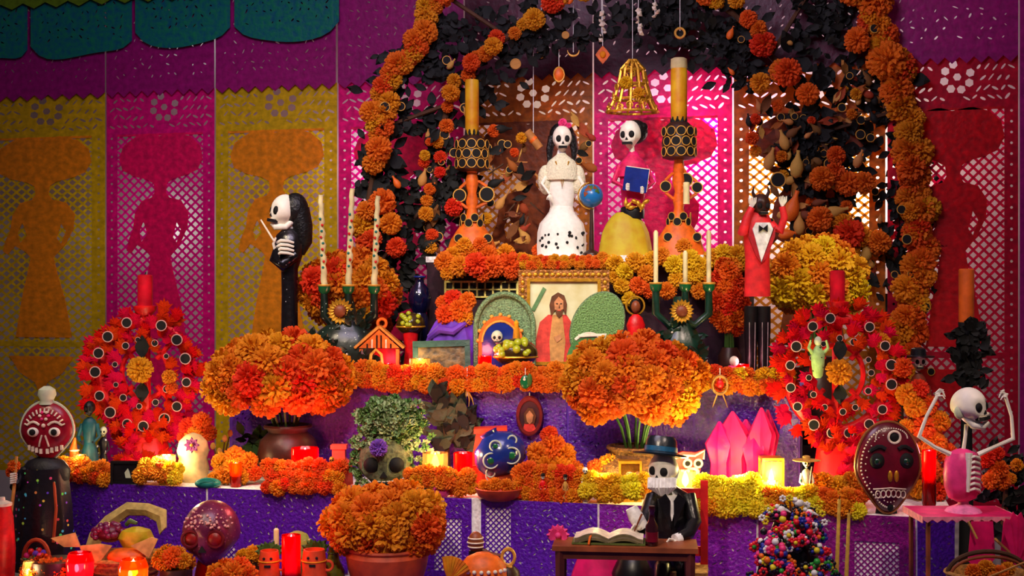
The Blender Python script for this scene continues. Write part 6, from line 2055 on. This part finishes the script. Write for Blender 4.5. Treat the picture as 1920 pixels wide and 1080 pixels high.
# ================================================================== the writing skeleton
DY = -.86
t = T('writing_desk', 'small red brown wooden desk with an open book on it', 'desk', 1172, DY, Z0, None, -.10)
y0 = t.py
zt = y0 - 1026
t.part('desk_top', MB().box((0, 0, zt + 4), 268, 92, 9), woodlight)
for sy in (-1, 1):
    t.part('apron', MB().box((0, sy * 36, zt - 8), 240, 5, 16), wood)
for sx in (-1, 1):
    t.part('apron', MB().box((sx * 118, 0, zt - 8), 5, 70, 16), wood)
    for sy in (-1, 1):
        t.part('leg', MB().tube([(sx * 120, sy * 36, 0), (sx * 120, sy * 36, zt)], [7, 9], 4), wood)
DT = zt + 9
zdesk = Z0 + DT * t.s
t = T('open_book', 'open cream book with curling pages lying on the desk', 'book', 1142, DY - .005, zdesk, None, -.12)
for sx in (-1, 1):
    t.part('cover', MB().box((sx * 34, 0, 2), 68, 62, 3), mat('cover_green', (84, 96, 40), .6))
    for k in range(4):
        pts = [(sx * u * 64, 0, 4 + k * 2.6 + (13 - k) * math.sin(math.pi * min(1, u * 1.1)) * (.5 + .16 * k)) for u in [i / 8 for i in range(9)]]
        mb = MB()
        vs, fs = [], []
        for x, _, z in pts:
            vs += [(x, -30, z), (x, 30, z)]
        for i in range(8):
            fs.append((i * 2, i * 2 + 1, i * 2 + 3, i * 2 + 2))
        n = len(vs)
        vs += [(x, y, z - 1.6) for x, y, z in vs]
        fs += [tuple(reversed([q + n for q in f])) for f in fs]
        t.part('page', mb.add(vs, fs), ivory if k % 2 else mat('page_cream', (214, 200, 150), .7))
t.part('ribbon', MB().tube([(-30, -20, 20), (-34, -32, 14), (-36, -38, 2)], 2.2, 6), orangeclay)
t = T('ink_bottle', 'dark red bottle standing on the right half of the desk', 'bottle', 1222, DY - .02, zdesk)
t.part('body', MB().lathe((0, 0, 0), [(11, 0), (12, 4), (12, 36), (6, 48), (5, 62), (6.5, 64), (6, 74)], 16), mat('wine_glass', (44, 6, 16), .12, spec=.8))
t.part('label', MB().lathe((0, -.4, 8), [(12.3, 0), (12.3, 18)], 16), maroon)
t = T('paper_flower', 'bright pink paper flower on the left corner of the desk', 'flower', 1046, DY, zdesk)
for k in range(7):
    t.inst('petal', shared('leaf', leaf_fn, petalpink), (0, 0, 4), (34, 26, 24), (.3 * math.cos(k), -1.3 + k * .43, 0))
t.part('heart', MB().ell((0, -6, 8), 6, 5, 6, 10, 7), petalpink)

t = T('red_chair', 'red painted wooden chair of the writing skeleton', 'chair', 1278, -.68, Z0, None, -.15)
rc = mat('chair_red', (206, 28, 30), .45, scale=30)
z_s = t.py - 1068
for x, y, top in ((-42, -38, z_s), (42, -38, z_s), (-42, 38, t.py - 906), (42, 38, t.py - 906)):
    t.part('leg', MB().box((x, y, top / 2), 14, 12, top), rc)
t.part('seat', MB().box((0, 0, z_s), 98, 90, 8), straw)
for z in (t.py - 1040, t.py - 990, t.py - 930):
    t.part('back_slat', MB().box((0, 38, z), 72, 6, 18), rc)
for z in (z_s * .4, z_s * .7):
    t.part('stretcher', MB().box((42, 0, z), 6, 66, 8), rc)
    t.part('stretcher', MB().box((0, -38, z), 72, 6, 8), rc)

t = T('writing_skeleton', 'seated skeleton with a white beard, black suit and broad dark hat writing at the desk', 'skeleton figurine', 1262, -.70, Z0)
y0 = t.py
suit = mat('suit_black', (15, 14, 18), .28, scale=50, spec=.7)
zs = y0 - 1064
t.part('jacket', MB().lathe((-8, 2, zs), [(36, 0), (42, 14), (40, 50), (43, 92), (45, 120), (36, 140), (18, 150), (12, 156)], 24, 1, .62), suit)
for sx in (-1, 1):
    t.part('trouser_leg', MB().tube([(sx * 18, 0, zs + 8), (sx * 20 - 6, -52, zs + 6), (sx * 20 - 8, -62, zs - 8), (sx * 20 - 8, -66, 10)], [17, 15, 14, 10], 10), suit)
    t.part('shoe', MB().ell((sx * 20 - 8, -76, 6), 10, 20, 7, 12, 8), black)
t.part('sleeve', MB().tube([t.p(1226, 934, 0), t.p(1206, 972, -34), t.p(1196, 982, -62)], [17, 15, 11], 10), suit)
t.part('sleeve', MB().tube([t.p(1288, 928, -4), t.p(1298, 974, -24), t.p(1282, 990, -58), t.p(1262, 996, -70)], [16, 14, 12, 10], 10), suit)
cf = MATS['shirt_white']
t.part('cuff', MB().tube([t.p(1198, 978, -58), t.p(1186, 958, -60), t.p(1178, 942, -58)], [13, 14, 11], 12), cf)
t.part('cuff', MB().tube([t.p(1266, 996, -68), t.p(1256, 998, -74)], [11, 11], 12), cf)
for x, y, d in ((1190, 976, -70), (1252, 1000, -80)):
    mb = MB()
    mb.ell(t.p(x, y, d), 7, 5, 5, 10, 7)
    for k in range(4):
        mb.tube([t.p(x - 3, y - 4 + k * 3, d), t.p(x - 12, y - 1 + k * 3, d - 5), t.p(x - 15, y + 7 + k * 2, d - 5)], [2.2, 2, 1.4], 6)
    mb.tube([t.p(x, y - 4, d - 3), t.p(x - 8, y - 7, d - 8), t.p(x - 13, y, d - 9)], [2.4, 2, 1.4], 6)
    t.part('hand', mb, bone)
t.part('pen', MB().tube([t.p(1178, 990, -78), t.p(1196, 950, -76)], [1, 2], 6), woodlight)
for sx in (-1, 1):
    t.part('lapel', MB().prism([(sx * 4, -10), (sx * 26, 40), (sx * 12, 52), (sx * 3, 38)], -34, -28, (-6, 0, zs + 92)), suit)
t.part('shirt_front', MB().prism([(-12, 44), (12, 44), (0, -4)], -31, -26, (-6, 0, zs + 96)), cf)
skull(t, t.p(1243, 880, -6), 54, 68, -.55, bone, .05)
mb = MB()
for k in range(9):
    a = R(-70 + k * 16)
    x = 1240 + 24 * math.sin(a)
    mb.tube([t.p(x, 893, -22 - 8 * math.cos(a)), t.p(x - 2, 908, -30 - 6 * math.cos(a)), t.p(1240 + 12 * math.sin(a), 922 + 4 * math.cos(a * 2), -30)], [6, 6, 1.5], 7)
t.part('beard', mb, cf)
t.part('hair', MB().tube([t.p(1262, 868, 6), t.p(1268, 885, 6), t.p(1266, 902, 4)], [8, 8, 4], 8), cf)
M = Matrix.Translation(t.p(1238, 852, -4)) @ Matrix.Rotation(.10, 4, 'Y') @ Matrix.Rotation(-.16, 4, 'X')
hat = mat('hat_navy', (18, 26, 34), .3, scale=40, spec=.6)
o = t.part('hat', MB().lathe((0, 0, 0), [(52, -2), (53, 1), (36, 4), (31, 6), (29, 26), (24, 34), (8, 32)], 28, 1, .85).xf(M), hat)
t.part('hat_band', MB().lathe((0, 0, 6), [(31.5, 0), (31, 9)], 28, 1, .85).xf(M), mat('band_teal', (28, 86, 120), .4), o)

# things seen under the desk
t = T('magenta_cloth', 'magenta cloth bundle seen under the desk between its legs', 'cloth', 1130, -.56, Z0)
t.part('bundle', MB().lathe((0, 0, 0), [(60, 0), (64, 20), (56, 50), (40, t.py - 1030), (14, t.py - 1020)], 26, 1, .6, .06, 9), pinkpaper)
t = T('black_jar', 'round black jar in the shadow under the desk', 'jar', 1190, -.58, Z0)
t.part('body', MB().lathe((0, 0, 0), [(24, 0), (40, 30), (44, 56), (30, 84), (18, 96), (22, 104)], 20), black)
t.part('rim', MB().torus((0, 0, 104), 20, 3, 'z', 18, 6), potdark)

# ================================================================== front platform: right
# beaded tree of life
t = T('beaded_tree', 'many coloured beaded tree of life with birds and flowers at the bottom right', 'ornament', 1482, -.84, Z0)
y0 = t.py
t.part('trunk', MB().tube([(0, 0, 0), (0, 0, 60), (4, 0, y0 - 960)], [22, 16, 6], 10), wood)
BC = [mat('bd_red', (220, 24, 40), .3), mat('bd_pink', (236, 50, 120), .3), mat('bd_white', (236, 232, 228), .3), mat('bd_blue', (36, 44, 150), .3), mat('bd_yellow', (220, 200, 30), .3), mat('bd_green', (40, 150, 50), .3), mat('bd_orange', (236, 110, 20), .3), mat('bd_black', (16, 14, 24), .3)]


BC += [BC[0], BC[1], BC[3], BC[7], BC[0], BC[7]]


def rosette_fn(mb):
    for k in range(6):
        a = k * math.pi / 3
        mb.ell((.62 * math.cos(a), 0, .62 * math.sin(a)), .42, .25, .42, 8, 5)


t.part('core', MB().lathe((0, 6, y0 - 1090), [(60, -40), (66, 0), (50, 60), (30, 110), (10, 135)], 18, 1, .5), MATS['bd_black'])
for i in range(250):
    v = rr.random() ** .8
    y = 950 + 150 * v
    hw = 40 + 56 * v
    x = 1482 + rr.uniform(-hw, hw)
    d = -hw * .7 * math.sqrt(max(0, 1 - ((x - 1482) / hw) ** 2)) + rr.uniform(-4, 8)
    q = t.p(x, y, d)
    if i % 2:
        o = t.inst('rosette', shared('rosette', rosette_fn, rr.choice(BC)), q, rr.uniform(7, 11), (0, rr.uniform(0, 1), 0))
        link('rosette_heart', shared('bead2', lambda m_: m_.ell((0, 0, 0), 1, 1, 1, 10, 8), rr.choice(BC)), o, (0, -.15, 0), None, .42)
    else:
        t.inst('bead', shared('bead2', lambda m_: m_.ell((0, 0, 0), 1, 1, 1, 10, 8), rr.choice(BC)), q, rr.uniform(4, 7))
for i in range(14):
    a = R(-80 + 160 * i / 13)
    q0 = t.p(1482, 985)
    q1 = q0 + Vector((rr.uniform(40, 66) * math.sin(a), -16, rr.uniform(40, 66) * math.cos(a)))
    t.part('branch', MB().tube([q0, (q0 + q1) / 2 + Vector((0, -6, 6)), q1], [2.4, 2, 1.4], 6), wood)
    t.inst('rosette', shared('rosette', rosette_fn, BC[2] if i % 2 else BC[4]), q1, 7, (0, .3 * i, 0))
for x, y in ((1460, 952), (1494, 940), (1512, 958)):
    q = t.p(x, y, -20)
    o = t.part('bird', MB().ell(q, 9, 5, 7, 12, 8).ell(q + Vector((-7, 0, 6)), 4.5, 4, 4.5, 10, 7).tube([q + Vector((8, 0, 0)), q + Vector((18, 0, -5))], [3, 1], 6), BC[2])
    t.part('beak', MB().tube([q + Vector((-11, 0, 6)), q + Vector((-16, 0, 5))], [1.5, .3], 5), BC[4], o)
for px, yt, lab in [(1574, 936, 'left one of the two thin yellow candles beside the beaded tree'), (1592, 962, 'right one of the two thin yellow candles beside the beaded tree')]:
    t = T('thin_candle', lab, 'candle', px, -.78, Z0)
    lean = -12
    t.part('wax', MB().tube([(lean, 0, 0), (lean * .4, 0, (t.py - yt) * .5), (0, 0, t.py - yt)], [4.5, 4, 3], 10), mat('wax_yellow', (230, 190, 80), .45, transl=.15))
    t.part('wick', MB().tube([(0, 0, t.py - yt), (1, 0, t.py - yt + 6)], .8, 5), soot)
    t.part('holder', MB().lathe((lean, 0, 0), [(14, 0), (12, 8), (7, 14), (7, 22)], 14), terracotta)

# maroon skull plate, held by a dark stand on the long step
t = T('skull_mask', 'large flat maroon skull mask with white dotted border and ringed forehead', 'skull', 1666, -.42, Z1)
mm = mat('mask_wine', (92, 8, 30), .28, scale=30, spec=.5)
o, pts, c = plate_skull(t, 1664, 876, 122, 172, mm, mat('rim_bronze', (150, 96, 50), .4, metal=.3))
W_, H_ = 122, 172
P_ = lambda x, z, e=1.5: c + Vector((x, dep(pts, W_, H_, x, z) - e, z))
t.part('forehead_ring', MB().torus(P_(8, 58, 2), 11, 2.4, 'y', 22, 6), ivory, o)
t.part('forehead_stone', MB().ell(P_(8, 58), 8, 3, 8, 14, 8), soot, o)
for sx in (-1, 1):
    t.part('eye_socket', MB().ell(P_(3 + sx * 27, 14, -1), 14, 6, 15, 16, 9), soot, o)
    t.part('eye_stone', MB().ell(P_(3 + sx * 27, 13, 3), 7, 4, 7, 12, 8), mat('eye_green', (14, 50, 34), .15, spec=.8), o)
    t.part('brow', MB().tube([P_(3 + sx * (12 + k * 7), 36 + 5 * math.sin(k)) for k in range(5)], 4, 6), soot, o)
    t.part('nostril', MB().ell(P_(5 + sx * 6, -14), 4.5, 3, 11, 10, 8), gold, o)
for k in range(34):
    a = R(100 + k * 5.6)
    for rr_ in (.86, .74):
        x, z = W_ / 2 * rr_ * math.cos(a), H_ / 2 * rr_ * math.sin(a)
        if z < 0:
            x *= 1 - .38 * smooth(0, H_ / 2, -z)
        if rr_ > .8 or k % 2:
            t.inst('white_dot', shared('bead2', lambda m_: m_.ell((0, 0, 0), 1, 1, 1, 10, 8), ivory), P_(x, z, .5), 1.9 if rr_ > .8 else 1.4, None, o)
for k in range(22):
    a = R(0 + k * 9)
    t.inst('white_dot', shared('bead2', lambda m_: m_.ell((0, 0, 0), 1, 1, 1, 10, 8), ivory), P_(4 + 30 * math.cos(a), 56 + 18 * math.sin(a), .5), 1.6, None, o)
for k in range(6):
    t.part('tooth_outline', MB().torus(P_(-22 + k * 9.4, -46 - abs(k - 2.5), 1), 4.6, 1, 'y', 12, 5, 1, 1.5), ivory, o)
t.part('lip_line', MB().tube([P_(-30 + k * 10, -36 - abs(k - 3), 1) for k in range(7)], 1.2, 5), ivory, o)
t.part('chin_hole', MB().ell(P_(2, -74), 6, 3, 7, 12, 8), soot, o)
t.part('easel', MB().prism([(-20, 0), (20, 0), (10, 60), (-10, 60)], 12, 18), black)

# pink lace table and raised-arm skeleton
t = T('lace_table', 'small table covered with a pink lace paper cloth at the right edge', 'table', 1800, -.60, Z0)
zt = t.py - 962
t.part('table_top', MB().box((0, 0, zt), 176, 120, 7), pinkpaper)
for sx in (-1, 1):
    for sy in (-1, 1):
        t.part('leg', MB().tube([(sx * 76, sy * 50, 0), (sx * 76, sy * 50, zt - 3)], 4.5, 6), woodlight)
edge = [(-90, 4)] + [(-90 + 180 * k / 20, -7 if k % 2 else -1) for k in range(21)] + [(90, 4)]
t.part('lace_edge', MB().prism(edge, -62, -60.5, (0, 0, zt)), mat('lace_pink', (232, 130, 150), .6, scale=60))
for sx in (-1, 1):
    t.part('lace_edge', MB().box((sx * 89, 0, zt - 2), 1.5, 120, 12), MATS['lace_pink'])
for x, w_, l in ((18, 40, 96), (74, 34, 88), (108, 40, 96)):
    pl = [(x - w_ / 2, 0), (x + w_ / 2, 0), (x + w_ / 2 + 4, -l * .7), (x, -l), (x - w_ / 2 - 6, -l * .75)]
    t.part('paper_streamer', MB().prism(pl, -64, -63, (0, 0, zt - 4)), pinkpaper)
t.part('stick', MB().tube([t.p(1792, 966, -66), t.p(1806, 996, -72)], [2.6, 2], 6), husk)
t.part('stick', MB().tube([t.p(1838, 996, -72), t.p(1890, 1046, -86)], [2.6, 2.4], 6), husk)
zt2 = Z0 + (zt + 3.5) * t.s
t = T('raised_arm_skeleton', 'skeleton bust with pink ribbed torso and both thin arms raised, on the lace table', 'skeleton figurine', 1806, -.60, zt2)
y0 = t.py
hp = mat('torso_pink', (236, 60, 130), .4, scale=30)
t.part('pedestal', MB().lathe((0, 0, 0), [(34, 0), (30, 5), (10, 14), (9, 26)], 20), mat('pedestal_pink', (232, 120, 170), .4))
t.part('torso', MB().lathe(t.p(1804, y0 - 18), [(10, 0), (26, 8), (33, 28), (35, 52), (32, 78), (26, 92), (12, 98), (5, 100)], 24, 1, .7), hp)
for k in range(7):
    z = 26 + k * 10
    t.part('rib', MB().tube([t.p(1806, y0 - 18 - z + 2, -25), t.p(1818, y0 - 20 - z, -24), t.p(1830, y0 - 16 - z, -15), t.p(1837, y0 - 10 - z, -2)], [1.8, 3, 3, 2], 7), bone)
t.part('breast_bone', MB().tube([t.p(1806, y0 - 40, -25), t.p(1810, y0 - 112, -20)], [3, 7], 8), bone)
t.part('neck', MB().tube([t.p(1806, y0 - 112), t.p(1810, 818), t.p(1812, 796)], [4, 3.4, 4], 8), bone)
for pts in ([(1782, 852), (1752, 838), (1722, 818), (1736, 780), (1756, 742)], [(1832, 852), (1862, 838), (1898, 822), (1895, 780), (1884, 744)]):
    t.part('arm', MB().tube([t.p(x, y, -4) for x, y in pts], [5, 3.6, 4.4, 3.2, 3.4], 8), bone)
    x, y = pts[-1]
    s_ = 1 if x < 1800 else -1
    mb = MB().ell(t.p(x + s_ * 1, y - 3, -4), 5, 3, 5, 10, 7)
    for k in range(4):
        mb.tube([t.p(x - 3 + k * 2.4, y - 5, -4), t.p(x + s_ * (4 + k * 1.5), y - 13 + k * 1.5, -6), t.p(x + s_ * (11 + k), y - 11 + k * 4, -7)], [1.8, 1.6, 1], 6)
    mb.tube([t.p(x, y, -6), t.p(x + s_ * 8, y - 1, -10), t.p(x + s_ * 12, y + 5, -11)], [2, 1.6, 1], 6)
    t.part('hand', mb, bone)
skull(t, t.p(1818, 762), 58, 72, .75, bone, -.12)
t.part('jaw', MB().tube([t.p(1806, 780, -6), t.p(1820, 796, -12), t.p(1838, 798, -16), t.p(1848, 790, -14)], [6, 7, 7, 4], 9), bone)
t.part('upper_jaw', MB().tube([t.p(1824, 774, -22), t.p(1838, 776, -18), t.p(1848, 775, -10)], [5, 5, 4], 8), bone)
for k in range(5):
    t.part('tooth', MB().box(t.p(1828 + k * 4.6, 782, -23 + k * 2), 3.4, 3, 7), ivory)
t.part('ear_disc', MB().ell(t.p(1796, 772, -10), 11, 6, 13, 14, 9), bone_green)

# wicker baskets at the corner
t = T('wicker_basket', 'dark round wicker basket with marigolds in the lower right corner', 'basket', 1850, -.92, Z0)
B = t.p(1852, 1078)
t.part('bowl', MB().lathe(B, [(50, -50), (72, -20), (78, 6), (74, 8), (66, -16)], 28, 1, .8), straw)
t.part('hoop_handle', MB().tube([B + Vector((76 * math.cos(R(180 - k * 12)), 0, 44 * math.sin(R(180 - k * 12)))) for k in range(16)], 4.5, 8), twig)
t.part('hoop_handle', MB().tube([B + Vector((72 * math.cos(R(180 - k * 12)), -8, 36 * math.sin(R(180 - k * 12)))) for k in range(16)], 3, 8), woodlight)
for k in range(5):
    t.part('woven_hoop', MB().torus(B + Vector((0, 0, -40 + k * 11)), 58 + k * 5, 3, 'z', 32, 6, 1, .8), straw)
cluster(t, [(1818, 1068, 16, -20), (1842, 1060, 16, -20), (1866, 1070, 16, -24), (1886, 1064, 14, -10), (1850, 1076, 14, -40)], [MD, MA, MG])
t.part('twig', MB().tube([B + Vector((-50, -50, -6)), B + Vector((50, -54, 36))], 2, 6), husk)
t = T('paper_poppies', 'pair of hot pink paper fans in the lower right corner by the lace table', 'paper fans', 1912, -.70, Z0)
for a in (-.5, -.15, .2, .5):
    q = t.p(1906, 1070)
    t.part('paper_fan', MB().prism([(0, 0), (40 * math.sin(a - .2), 100 * math.cos(a - .2)), (46 * math.sin(a), 112 * math.cos(a)), (40 * math.sin(a + .2), 100 * math.cos(a + .2))], -1 + a * 4, 1 + a * 4, q), pinkpaper)
t.part('stem', MB().tube([(0, 0, 0), t.p(1906, 1066)], 3, 6), leafgreen)
t = T('hanging_foliage', 'dark hanging foliage behind the raised arm skeleton at the right edge', 'foliage', 1885, -.22, 0.0)
t.part('stem', MB().tube([(0, 0, 0), (-4, 0, t.py - 980), (4, 0, t.py - 880)], 5, 6), twig)
for i in range(60):
    x, y = rr.gauss(1888, 18), rr.uniform(850, 1010)
    t.inst('leaf', shared('leaf', leaf_fn, leafdark), t.p(x, y, rr.uniform(-10, 14)), rr.uniform(24, 40), (rr.uniform(-.4, .4), rr.uniform(0, 6.28), 0))
cluster(t, [(1900, 870, 13, -16), (1888, 895, 12, -16)], [MG])
